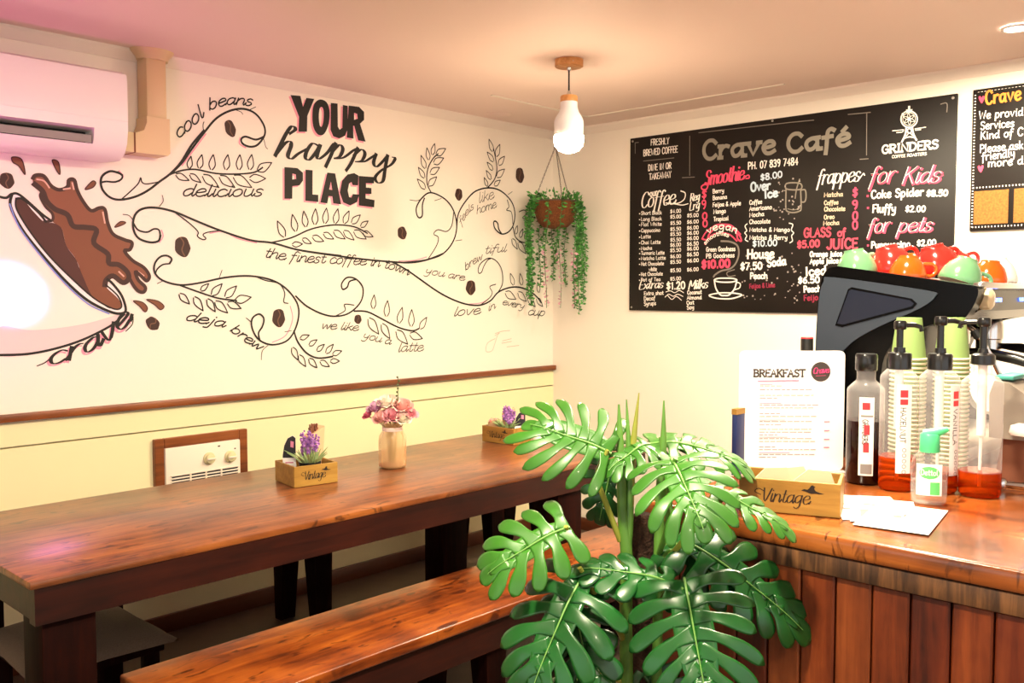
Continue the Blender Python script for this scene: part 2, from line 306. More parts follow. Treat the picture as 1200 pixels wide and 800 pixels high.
def draw(data, bucket, fn, flip=1):
    """data -> {part key: MB}; bucket(entry) names the part an entry belongs to"""
    out = {}
    for i, e in enumerate(data):
        key = bucket(e, i); lay = (i % 40)*1.2e-5
        if key not in out: out[key] = MB()
        mb = out[key]; k = e[0]
        if k in 'SC': p = catmull(pts_of(e[3]), 5, k == 'C'); ribbon(mb, p, e[2]/1000, fn, lay+(.0016 if e[1] != 'pink' else .0010), k == 'C')
        elif k == 'P': a, b = e[2]; ribbon(mb, catmull(pts_of(e[3]), 6), (lambda dx, dy, a=a, b=b: (a+(b-a)*abs(dy)**1.4)/1000), fn, .0016+lay)
        elif k in 'FG':
            polys = [pts_of(s) for s in e[3].split('|')]
            if k == 'F': polys = [catmull(p, 5, True) for p in polys]
            fill(mb, polys, fn, .0004+.0003*e[2])
        elif k == 'L':
            q = pts_of(e[3])
            for b, t in zip(q[::2], q[1::2]):
                dx, dy = t[0]-b[0], t[1]-b[1]
                for sg in (1, -1):
                    o = .22*sg; p = catmull([(b[0]-dy*.06*sg, b[1]+dx*.06*sg), (b[0]+dx*.3-dy*o, b[1]+dy*.3+dx*o), (b[0]+dx*.65-dy*o*.7, b[1]+dy*.65+dx*o*.7), t], 4)
                    ribbon(mb, p, e[2]/1000, fn, .0016+lay+sg*4e-6)
        elif k == 'B':
            (cx, cy), (rx, ry) = pts_of(e[3]); a = math.radians(-e[2])
            R = lambda u, v: (cx+u*math.cos(a)-v*math.sin(a)*1, cy+u*math.sin(a)+v*math.cos(a))
            fill(mb, [[R(rx*math.cos(2*PI*i/24)*(1+.06*math.sin(5*i)), ry*math.sin(2*PI*i/24)*(1+.05*math.sin(7*i))) for i in range(24)]], fn, .0012)
            key2 = 'bean_crease|crease|'+key; out.setdefault(key2, MB())
            ribbon(out[key2], catmull([R(-rx*.1, ry*.9), R(rx*.22, ry*.35), R(-rx*.15, -ry*.3), R(rx*.1, -ry*.9)], 5), rx*.16, fn, .002)
        elif k == 'T': letters(mb, e[4], pts_of(e[3]), e[5]/1000, e[2]/1000, fn, .0022 if e[1] != 'pink' else .0012, e[6])
    return out
MURAL = [
('F', 'cupshade', 0, '-3059,1280 -2966,1267 -2869,1270 -2746,1287 -2616,1319 -2661,1274 -2768,1224 -2871,1194 -2968,1179 -3062,1180'),
('F', 'white', 1, '-3004,1760 -2976,1757 -2906,1696 -2873,1672 -2863,1663 -2673,1453 -2646,1437 -2615,1393 -2599,1338 -2616,1322 -2660,1329 -2744,1373 -2824,1446 -2910,1548 -2975,1637 -3010,1715'),
('F', 'dark', 2, '-2991,1746 -2990,1706 -2947,1628 -2881,1539 -2803,1457 -2723,1383 -2659,1345 -2762,1479 -2786,1531 -2820,1582 -2834,1644 -2863,1663 -2897,1666 -2935,1704 -2967,1743'),
('F', 'coffee', 3, '-2866,1668 -2834,1644 -2820,1582 -2786,1531 -2762,1468 -2723,1383 -2659,1345 -2627,1339 -2615,1355 -2631,1383 -2679,1431 -2673,1453 -2646,1469 -2608,1443 -2585,1459 -2590,1486 -2623,1513 -2661,1518 -2665,1555 -2717,1596 -2706,1645 -2747,1653 -2793,1656 -2813,1697 -2857,1715 -2886,1743 -2904,1772 -2905,1757 -2891,1723 -2867,1698'),
('F', 'coffee2', 4, '-2932,1821 -2922,1834 -2893,1834 -2869,1801 -2840,1788 -2810,1801 -2804,1827 -2784,1829 -2775,1793 -2755,1753 -2725,1718 -2693,1730 -2672,1726 -2662,1674 -2642,1632 -2598,1612 -2568,1602 -2577,1574 -2599,1568 -2567,1531 -2522,1504 -2500,1471 -2512,1451 -2535,1471 -2557,1487 -2546,1454 -2518,1426 -2525,1406 -2547,1410 -2569,1437 -2585,1470 -2590,1486 -2623,1513 -2661,1518 -2665,1555 -2707,1591 -2706,1645 -2747,1653 -2793,1656 -2813,1697 -2857,1715 -2886,1743 -2899,1778 -2928,1803'),
('S', 'brownline', 14, '-2932,1821 -2922,1834 -2893,1834 -2869,1801 -2840,1788 -2810,1801 -2804,1827 -2784,1829 -2775,1793 -2755,1753 -2725,1718 -2693,1730 -2672,1726 -2662,1674 -2642,1632 -2598,1612 -2568,1602 -2577,1574 -2599,1568 -2567,1531 -2522,1504 -2500,1471 -2512,1451 -2535,1471 -2557,1487 -2546,1454 -2518,1426 -2525,1406 -2547,1410 -2569,1437 -2585,1470'),
('S', 'brownline', 20, '-2928,1803 -2899,1778 -2886,1743 -2857,1715 -2813,1697 -2793,1656 -2747,1653 -2706,1645 -2717,1594 -2665,1555 -2661,1518 -2623,1513 -2590,1486 -2585,1459 -2608,1443 -2646,1469 -2673,1453 -2679,1431'),
('S', 'brownline', 10, '-2904,1772 -2907,1757 -2891,1723 -2867,1698 -2868,1673 -2897,1666'),
('S', 'shine', 6, '-2918,1820 -2893,1816 -2875,1793'),
('S', 'shine', 6, '-2792,1818 -2787,1794'),
('S', 'shine', 6, '-2680,1715 -2673,1673'),
('S', 'shine', 6, '-2623,1486 -2604,1468'),
('S', 'shine', 6, '-2545,1487 -2523,1471'),
('S', 'shine', 6, '-2825,1791 -2800,1797'),
('S', 'black', 9, '-3046,1747 -3023,1745 -3004,1760 -2976,1757 -2906,1696 -2873,1672'),
('S', 'black', 8, '-2991,1744 -2967,1743 -2916,1699 -2890,1666'),
('S', 'black', 10, '-3004,1760 -3010,1715 -2975,1637 -2910,1548 -2824,1446 -2744,1373 -2660,1329 -2616,1322 -2599,1338 -2615,1393 -2652,1442 -2670,1456'),
('S', 'black', 6, '-2991,1746 -2990,1706 -2947,1628 -2881,1539 -2803,1457 -2723,1383 -2659,1345 -2627,1339 -2615,1355 -2631,1393 -2676,1435'),
('S', 'blueline', 5, '-3013,1724 -2984,1644 -2918,1548 -2829,1440 -2746,1362 -2665,1321'),
('S', 'black', 9, '-3062,1180 -2968,1179 -2871,1194 -2768,1224 -2661,1274 -2605,1319'),
('F', 'coffee', 3, '-3000,1892 -2968,1887 -2958,1833 -2978,1862 -2998,1874'),
('C', 'brownline', 4, '-3000,1892 -2968,1887 -2958,1833 -2978,1862 -2998,1874'),
('F', 'coffee', 3, '-2862,1896 -2840,1890 -2836,1845 -2853,1869'),
('C', 'brownline', 4, '-2862,1896 -2840,1890 -2836,1845 -2853,1869'),
('F', 'coffee', 3, '-2746,1797 -2717,1831 -2704,1825 -2717,1806'),
('C', 'brownline', 4, '-2746,1797 -2717,1831 -2704,1825 -2717,1806'),
('F', 'coffee', 3, '-2636,1659 -2613,1682 -2591,1680 -2608,1668'),
('C', 'brownline', 4, '-2636,1659 -2613,1682 -2591,1680 -2608,1668'),
('F', 'coffee', 3, '-2568,1371 -2531,1365 -2511,1343 -2521,1326 -2543,1349'),
('C', 'brownline', 4, '-2568,1371 -2531,1365 -2511,1343 -2521,1326 -2543,1349'),
('F', 'coffee', 3, '-2514,1376 -2468,1370 -2441,1348 -2457,1334 -2480,1354'),
('C', 'brownline', 4, '-2514,1376 -2468,1370 -2441,1348 -2457,1334 -2480,1354'),
('B', 'bean', 0, '-3020,1807 25,29'),
('B', 'bean', -18, '-2129,2106 25,37'),
('B', 'bean', -8, '-2356,1593 34,43'),
('B', 'bean', 0, '-1903,1289 33,42'),
('B', 'bean', 40, '-2490,1279 31,25'),
('B', 'bean', -15, '-1176,1704 30,33'),
('B', 'bean', 0, '-1459,1273 22,23'),
('B', 'bean', 8, '-779,1928 27,33'),
('B', 'bean', -5, '-294,2075 35,44'),
('B', 'bean', 8, '-691,1429 37,41'),
('S', 'black', 9, '-2601,1864 -2614,1871 -2647,1875 -2676,1857 -2685,1832 -2678,1800 -2649,1773 -2608,1768 -2548,1785 -2495,1815 -2449,1852 -2404,1887 -2356,1939 -2308,2014 -2250,2083'),
('S', 'black', 7, '-2685,1828 -2664,1834 -2631,1835 -2606,1847 -2601,1864 -2618,1875'),
('S', 'black', 5, '-2608,1768 -2573,1800 -2538,1836 -2527,1861 -2522,1844 -2503,1838 -2454,1850'),
('S', 'black', 9, '-2404,1885 -2351,1938 -2306,2000 -2251,2072 -2195,2138 -2130,2180 -2063,2198 -2005,2185 -1966,2143 -1961,2100 -1997,2052 -2036,2039 -2070,2048 -2077,2067 -2055,2080 -2006,2073 -1965,2091'),
('S', 'black', 7, '-2404,1885 -2352,1906 -2290,1916 -2200,1908 -2106,1914 -2019,1929 -1974,1955'),
('S', 'pink', 5, '-2351,1926 -2297,1997 -2242,2069'),
('S', 'pink', 6, '-2082,2072 -2085,2046 -2056,2032'),
('S', 'pink', 5, '-2614,1838 -2597,1860 -2613,1880'),
('L', 'black', 5, '-2321,1918 -2311,1968'),
('L', 'black', 5, '-2276,1923 -2262,1980'),
('L', 'black', 5, '-2220,1922 -2210,1986'),
('L', 'black', 5, '-2153,1929 -2142,1993'),
('L', 'black', 5, '-2091,1935 -2085,1999'),
('L', 'black', 5, '-2038,1940 -2027,2006'),
('L', 'black', 5, '-1999,1939 -1928,1981'),
('L', 'black', 5, '-2378,1887 -2322,1868'),
('L', 'black', 5, '-2317,1893 -2269,1864'),
('L', 'black', 5, '-2259,1894 -2187,1850'),
('L', 'black', 5, '-2182,1897 -2112,1856'),
('L', 'black', 5, '-2116,1903 -2030,1863'),
('L', 'black', 5, '-2039,1901 -1960,1908'),
('S', 'black', 3, '-2251,2072 -2255,2101 -2250,2118'),
('S', 'black', 3, '-2101,2188 -2077,2183 -2068,2174'),
('S', 'black', 3, '-2034,2198 -2004,2215'),
('S', 'black', 3, '-1967,2082 -1957,2048 -1947,2039'),
('G', 'pink', 0, '-1835,2287 -1782,2290 -1769,2243 -1750,2286 -1707,2288 -1746,2206 -1749,2133 -1795,2127 -1791,2195'),
('G', 'black', 1, '-1825,2294 -1772,2298 -1759,2251 -1740,2294 -1697,2296 -1736,2213 -1739,2141 -1785,2135 -1781,2203'),
('F', 'pink', 0, '-1719,2205 -1710,2260 -1679,2289 -1641,2284 -1622,2246 -1629,2185 -1654,2136 -1687,2127 -1712,2156|-1683,2210 -1678,2247 -1667,2258 -1656,2241 -1659,2195 -1668,2166 -1679,2174'),
('F', 'black', 1, '-1709,2213 -1700,2268 -1669,2297 -1630,2292 -1612,2253 -1618,2193 -1644,2143 -1677,2135 -1702,2163|-1673,2218 -1668,2255 -1656,2265 -1646,2249 -1648,2202 -1658,2174 -1669,2181'),
('G', 'pink', 0, '-1615,2283 -1576,2286 -1577,2178 -1566,2165 -1550,2176 -1547,2284 -1518,2284 -1519,2176 -1534,2141 -1569,2125 -1603,2130 -1619,2158'),
('G', 'black', 1, '-1605,2291 -1566,2294 -1566,2186 -1556,2173 -1540,2184 -1536,2292 -1507,2292 -1508,2184 -1524,2149 -1559,2132 -1593,2138 -1608,2166'),
('G', 'pink', 0, '-1513,2286 -1450,2289 -1421,2269 -1421,2231 -1445,2209 -1413,2127 -1458,2128 -1481,2195 -1487,2194 -1485,2133 -1525,2133|-1480,2256 -1463,2254 -1459,2231 -1481,2223'),
('G', 'black', 1, '-1502,2294 -1440,2297 -1410,2277 -1410,2239 -1435,2217 -1402,2135 -1447,2136 -1470,2203 -1476,2202 -1475,2141 -1515,2141|-1470,2264 -1452,2262 -1449,2239 -1470,2231'),
('G', 'pink', 0, '-1871,1961 -1803,1962 -1773,1945 -1774,1909 -1793,1885 -1831,1879 -1833,1822 -1873,1819|-1830,1936 -1812,1933 -1811,1913 -1830,1909'),
('G', 'black', 1, '-1862,1968 -1793,1970 -1764,1952 -1764,1916 -1784,1892 -1821,1886 -1823,1829 -1864,1826|-1820,1943 -1802,1940 -1801,1920 -1821,1916'),
('G', 'pink', 0, '-1760,1960 -1721,1961 -1723,1850 -1691,1850 -1691,1817 -1762,1818'),
('G', 'black', 1, '-1750,1967 -1711,1968 -1713,1857 -1681,1857 -1681,1824 -1753,1825'),
('G', 'pink', 0, '-1639,1958 -1594,1957 -1562,1815 -1607,1816 -1613,1849 -1633,1849 -1641,1814 -1680,1816|-1629,1880 -1620,1918 -1612,1878'),
('G', 'black', 1, '-1629,1965 -1584,1965 -1551,1822 -1597,1824 -1602,1856 -1623,1856 -1631,1821 -1670,1823|-1619,1887 -1609,1925 -1602,1886'),
('G', 'pink', 0, '-1458,1960 -1461,1912 -1494,1911 -1500,1925 -1514,1917 -1522,1884 -1515,1853 -1501,1852 -1493,1869 -1455,1870 -1468,1832 -1509,1813 -1550,1825 -1569,1870 -1554,1928 -1523,1959 -1484,1969'),
('G', 'black', 1, '-1447,1968 -1450,1920 -1483,1919 -1489,1933 -1503,1925 -1512,1891 -1504,1860 -1490,1859 -1483,1876 -1444,1877 -1457,1840 -1499,1821 -1539,1832 -1559,1878 -1544,1935 -1512,1967 -1473,1977'),
('G', 'pink', 0, '-1457,1958 -1363,1961 -1364,1930 -1413,1928 -1413,1907 -1380,1906 -1380,1877 -1416,1876 -1416,1853 -1361,1850 -1364,1813 -1458,1817'),
('G', 'black', 1, '-1446,1966 -1352,1969 -1353,1938 -1402,1935 -1402,1914 -1369,1914 -1369,1885 -1405,1883 -1405,1861 -1350,1857 -1353,1821 -1447,1824'),
('P', 'black', (5, 22), '-1833,2120 -1803,2142 -1810,2154 -1827,2150 -1854,2113 -1886,2056 -1909,2014'),
('P', 'black', (5, 22), '-1907,2018 -1860,2072 -1832,2085 -1826,2067 -1843,2021 -1824,2009 -1787,2036 -1738,2064'),
('P', 'black', (5, 22), '-1678,2084 -1711,2090 -1741,2054 -1750,2022 -1728,2015 -1689,2056 -1667,2090 -1686,2038 -1673,2025 -1628,2058 -1594,2099 -1580,2105'),
('P', 'black', (5, 22), '-1580,2105 -1611,2041 -1638,1992'),
('P', 'black', (5, 22), '-1603,2062 -1559,2101 -1539,2084 -1558,2047 -1592,2034 -1537,2044 -1478,2084 -1451,2098'),
('P', 'black', (5, 22), '-1451,2098 -1490,2025 -1521,1985'),
('P', 'black', (5, 22), '-1476,2060 -1430,2094 -1408,2077 -1428,2041 -1469,2032 -1413,2038 -1370,2062 -1339,2081'),
('P', 'black', (5, 22), '-1339,2081 -1355,2039 -1338,2021 -1305,2044 -1267,2082'),
('P', 'black', (5, 22), '-1267,2082 -1283,2017 -1296,1957 -1328,1943 -1346,1967 -1308,2005 -1245,2040 -1219,2073 -1238,2078'),
('S', 'black', 9, '-2450,1635 -2460,1612 -2497,1606 -2543,1622 -2562,1661 -2554,1710 -2522,1738 -2466,1746 -2390,1735 -2303,1706 -2191,1670 -2042,1633 -1930,1625 -1813,1601 -1691,1588 -1557,1578'),
('S', 'black', 7, '-2450,1635 -2456,1657 -2477,1660 -2506,1646 -2542,1653 -2560,1678'),
('S', 'black', 5, '-2381,1729 -2323,1691 -2286,1658 -2289,1639 -2264,1626 -2251,1632 -2264,1646 -2241,1658 -2181,1668'),
('S', 'pink', 5, '-2233,1654 -2170,1663 -2096,1636 -2009,1622'),
('S', 'pink', 5, '-2445,1657 -2439,1632 -2455,1607'),
('S', 'black', 9, '-1772,1595 -1623,1581 -1425,1565 -1229,1556 -1110,1556 -1003,1574 -895,1608'),
('S', 'pink', 5, '-1199,1562 -1095,1568 -1011,1587'),
('S', 'black', 8, '-1222,1553 -1132,1558 -1004,1574 -895,1608 -820,1679 -795,1762 -820,1842 -881,1896 -978,1922 -1037,1894 -1078,1843 -1078,1804 -1061,1787 -1040,1801 -1039,1854 -1025,1890'),
('S', 'black', 5, '-1004,1574 -943,1647 -929,1692 -961,1708 -931,1732 -870,1726 -832,1760 -817,1833'),
('S', 'black', 7, '-978,1922 -1007,1971 -1001,2041 -965,2098 -928,2128'),
('L', 'black', 5, '-1019,1939 -1073,1984'),
('L', 'black', 5, '-1024,1995 -1065,2044'),
('L', 'black', 5, '-1018,2044 -1047,2107'),
('L', 'black', 5, '-994,2090 -1006,2150'),
('L', 'black', 5, '-970,2119 -952,2178'),
('L', 'black', 5, '-941,2122 -874,2161'),
('L', 'black', 5, '-959,2076 -889,2110'),
('L', 'black', 5, '-983,2021 -919,2058'),
('L', 'black', 5, '-995,1958 -939,2007'),
('S', 'black', 8, '-795,1762 -782,1826 -731,1893 -653,1955 -546,1982 -450,1971 -366,1919 -337,1853 -352,1785 -394,1744 -450,1732 -499,1758 -512,1790 -499,1801 -478,1788 -471,1759 -450,1736'),
('S', 'black', 7, '-560,1981 -505,2032 -485,2091 -498,2156 -512,2201'),
('L', 'black', 5, '-519,2186 -548,2249'),
('L', 'black', 5, '-512,2131 -562,2177'),
('L', 'black', 5, '-519,2083 -563,2121'),
('L', 'black', 5, '-533,2030 -570,2075'),
('L', 'black', 5, '-560,1990 -586,2035'),
('L', 'black', 5, '-491,2161 -461,2231'),
('L', 'black', 5, '-471,2116 -422,2169'),
('L', 'black', 5, '-485,2048 -422,2097'),
('L', 'black', 5, '-505,1999 -457,2032'),
('S', 'black', 7, '-352,1775 -330,1718 -265,1691 -176,1704'),
('L', 'black', 5, '-330,1737 -316,1786'),
('L', 'black', 5, '-294,1719 -268,1769'),
('L', 'black', 5, '-250,1711 -228,1766'),
('L', 'black', 5, '-359,1707 -316,1650'),
('L', 'black', 5, '-308,1689 -242,1627'),
('L', 'black', 5, '-250,1681 -175,1639'),
('S', 'black', 5, '-401,1926 -387,1889 -406,1868 -366,1859 -354,1794'),
('S', 'black', 3, '-1031,1894 -1072,1874 -1124,1874'),
('S', 'black', 3, '-906,1897 -954,1882'),
('S', 'black', 3, '-394,1956 -359,1976'),
('S', 'black', 3, '-805,1679 -757,1686'),
('S', 'black', 5, '-301,1865 -258,1878 -235,1860 -272,1833 -235,1825'),
('S', 'black', 9, '-1244,1557 -1146,1517 -1046,1465 -942,1411 -834,1367 -723,1338 -620,1332 -537,1356 -477,1402 -391,1428 -303,1432 -213,1411 -147,1376 -106,1340'),
('S', 'black', 6, '-477,1402 -440,1453 -446,1529 -489,1578 -549,1593 -608,1567 -633,1534 -629,1509 -608,1514 -590,1547 -561,1581 -537,1590'),
('S', 'black', 5, '-620,1332 -549,1369 -523,1402 -543,1434 -495,1448'),
('S', 'pink', 5, '-701,1339 -608,1345 -549,1369'),
('L', 'black', 5, '-347,1445 -375,1511'),
('L', 'black', 5, '-277,1445 -293,1512'),
('L', 'black', 5, '-200,1424 -200,1507'),
('L', 'black', 5, '-127,1402 -140,1464'),
('L', 'black', 5, '-416,1402 -328,1363'),
('L', 'black', 5, '-309,1402 -239,1350'),
('L', 'black', 5, '-226,1376 -160,1318'),
('L', 'black', 5, '-147,1367 -93,1318'),
('S', 'black', 7, '-1931,1627 -1831,1652 -1722,1697 -1596,1722 -1478,1720 -1397,1692'),
('L', 'black', 5, '-1867,1655 -1903,1724'),
('L', 'black', 5, '-1807,1683 -1824,1758'),
('L', 'black', 5, '-1752,1706 -1763,1777'),
('L', 'black', 5, '-1703,1719 -1698,1792'),
('L', 'black', 5, '-1647,1727 -1636,1799'),
('L', 'black', 5, '-1589,1730 -1571,1800'),
('L', 'black', 5, '-1537,1733 -1506,1794'),
('L', 'black', 5, '-1491,1736 -1439,1779'),
('L', 'black', 5, '-1437,1722 -1392,1752'),
('L', 'black', 5, '-1826,1621 -1772,1626'),
('L', 'black', 5, '-1771,1649 -1723,1630'),
('L', 'black', 5, '-1716,1662 -1654,1643'),
('L', 'black', 5, '-1654,1680 -1597,1656'),
('L', 'black', 5, '-1596,1693 -1531,1659'),
('L', 'black', 5, '-1538,1696 -1478,1656'),
('L', 'black', 5, '-1478,1699 -1404,1664'),
('L', 'black', 5, '-1424,1696 -1362,1677'),
('S', 'black', 8, '-2414,1522 -2404,1541 -2423,1554 -2452,1549 -2476,1521 -2477,1485 -2444,1453 -2368,1435 -2278,1445 -2164,1468 -2045,1476 -1933,1458 -1852,1413 -1799,1341 -1806,1259 -1855,1188 -1937,1169 -2005,1194 -2038,1245 -2037,1289 -2003,1308 -1979,1288 -1987,1253 -2007,1224 -2000,1189'),
('S', 'black', 6, '-2414,1522 -2443,1517 -2467,1498 -2474,1480'),
('S', 'black', 5, '-2012,1472 -1967,1457 -1898,1443 -1870,1402 -1876,1362 -1853,1354'),
('S', 'pink', 5, '-1841,1341 -1830,1280 -1867,1209 -1937,1180'),
('S', 'black', 7, '-2368,1433 -2279,1403 -2197,1379 -2112,1369'),
('L', 'black', 5, '-2278,1412 -2242,1441'),
('L', 'black', 5, '-2228,1393 -2180,1441'),
('L', 'black', 5, '-2165,1384 -2111,1432'),
('L', 'black', 5, '-2118,1369 -2041,1383'),
('L', 'black', 5, '-2373,1398 -2330,1356'),
('L', 'black', 5, '-2309,1384 -2270,1327'),
('L', 'black', 5, '-2249,1375 -2214,1322'),
('L', 'black', 5, '-2213,1365 -2156,1316'),
('L', 'black', 5, '-2155,1359 -2091,1334'),
('S', 'black', 8, '-1812,1387 -1752,1340 -1665,1302 -1588,1290 -1509,1305 -1441,1358 -1427,1424 -1467,1467 -1521,1475 -1554,1445 -1548,1418 -1521,1429 -1507,1456 -1467,1467'),
('S', 'black', 8, '-1482,1313 -1401,1308 -1303,1268 -1202,1225 -1113,1206 -1067,1216'),
('S', 'black', 5, '-1595,1290 -1536,1316 -1538,1346 -1482,1342'),
('L', 'black', 5, '-1366,1324 -1358,1391'),
('L', 'black', 5, '-1282,1284 -1274,1362'),
('L', 'black', 5, '-1202,1248 -1179,1327'),
('L', 'black', 5, '-1120,1229 -1115,1315'),
('L', 'black', 5, '-1060,1215 -1013,1273'),
('L', 'black', 5, '-1394,1275 -1332,1196'),
('L', 'black', 5, '-1311,1245 -1261,1171'),
('L', 'black', 5, '-1217,1209 -1144,1138'),
('L', 'black', 5, '-1128,1189 -1044,1163'),
('S', 'black', 8, '-1824,1228 -1803,1176 -1755,1122 -1693,1096 -1610,1099'),
('L', 'black', 5, '-1790,1191 -1741,1205'),
('L', 'black', 5, '-1742,1158 -1698,1182'),
('L', 'black', 5, '-1699,1130 -1657,1159'),
('L', 'black', 5, '-1648,1117 -1606,1157'),
('L', 'black', 5, '-1610,1109 -1558,1123'),
('L', 'black', 5, '-1833,1151 -1804,1093'),
('L', 'black', 5, '-1798,1114 -1762,1060'),
('L', 'black', 5, '-1743,1095 -1700,1051'),
('L', 'black', 5, '-1681,1081 -1630,1052'),
('L', 'black', 5, '-1623,1078 -1571,1075'),
('S', 'black', 3, '-2452,1752 -2435,1775 -2439,1798'),
('S', 'black', 3, '-2559,1687 -2577,1708 -2602,1711'),
('S', 'black', 3, '-2444,1451 -2468,1440'),
('S', 'black', 3, '-2195,1460 -2179,1499'),
('S', 'black', 3, '-1960,1167 -1989,1144 -1995,1104'),
('S', 'black', 3, '-1837,1229 -1872,1225'),
('S', 'black', 3, '-2043,1275 -2067,1292'),
('T', 'black', 6, '-2371,2032 -2331,2062 -2291,2100 -2250,2140', 'cool', 50, 'c'),
('T', 'black', 6, '-2227,2168 -2138,2204 -2024,2217', 'beans', 46, 'c'),
('T', 'black', 6, '-2358,1801 -2183,1812 -1981,1829', 'delicious', 50, 'c'),
('T', 'black', 5, '-1978,1561 -1797,1544 -1559,1539 -1398,1535 -1258,1519 -1141,1490', 'the finest coffee in town', 46, 'c'),
('T', 'black', 6, '-2356,1290 -2178,1254', 'deja', 42, 'c'),
('T', 'black', 6, '-2149,1240 -2072,1187 -2006,1146', 'brew', 44, 'c'),
('T', 'black', 4, '-1679,1234 -1463,1217', 'we like', 38, 'c'),
('T', 'black', 4, '-1437,1181 -1261,1140', 'you a', 39, 'c'),
('T', 'black', 4, '-1215,1101 -1045,1098', 'latte', 48, 'c'),
('T', 'black', 4, '-1030,1502 -745,1466', 'you are', 39, 'c'),
('T', 'black', 4, '-732,1520 -665,1558 -602,1584', 'brew', 40, 'c'),
('T', 'black', 4, '-590,1613 -501,1626 -416,1632', 'tiful', 45, 'c'),
('T', 'black', 5, '-829,1275 -626,1283', 'love', 49, 'c'),
('T', 'black', 4, '-561,1296 -501,1312', 'in', 42, 'c'),
('T', 'black', 4, '-447,1335 -264,1305', 'every', 38, 'c'),
('T', 'black', 5, '-232,1271 -79,1261', 'cup', 48, 'c'),
('T', 'black', 3, '-763,1759 -718,1821 -666,1861', 'feels', 36, 'c'),
('T', 'black', 3, '-633,1891 -512,1926', 'like', 56, 'c'),
('T', 'black', 3, '-647,1830 -492,1877', 'home', 46, 'c'),
('T', 'pink', 15, '-2907,1124 -2791,1153 -2684,1199 -2584,1281', 'crave', 68, 'p'),
('T', 'black', 15, '-2900,1131 -2785,1161 -2679,1210 -2578,1292', 'crave', 68, 'p'),
('S', 'black', 4, '-2936,1133 -2911,1142 -2891,1156'),
('S', 'black', 4, '-2601,1251 -2575,1277 -2570,1307'),
('S', 'faint', 3, '-502,1159 -465,1174 -483,1158 -502,1117 -526,1075 -573,1074 -562,1119 -502,1142'),
('S', 'faint', 3, '-501,1171 -441,1182 -379,1184'),
('S', 'faint', 3, '-441,1127 -366,1137'),
('S', 'faint', 3, '-447,1114 -366,1121'),
('S', 'faint', 3, '-404,1091 -303,1095'),
]
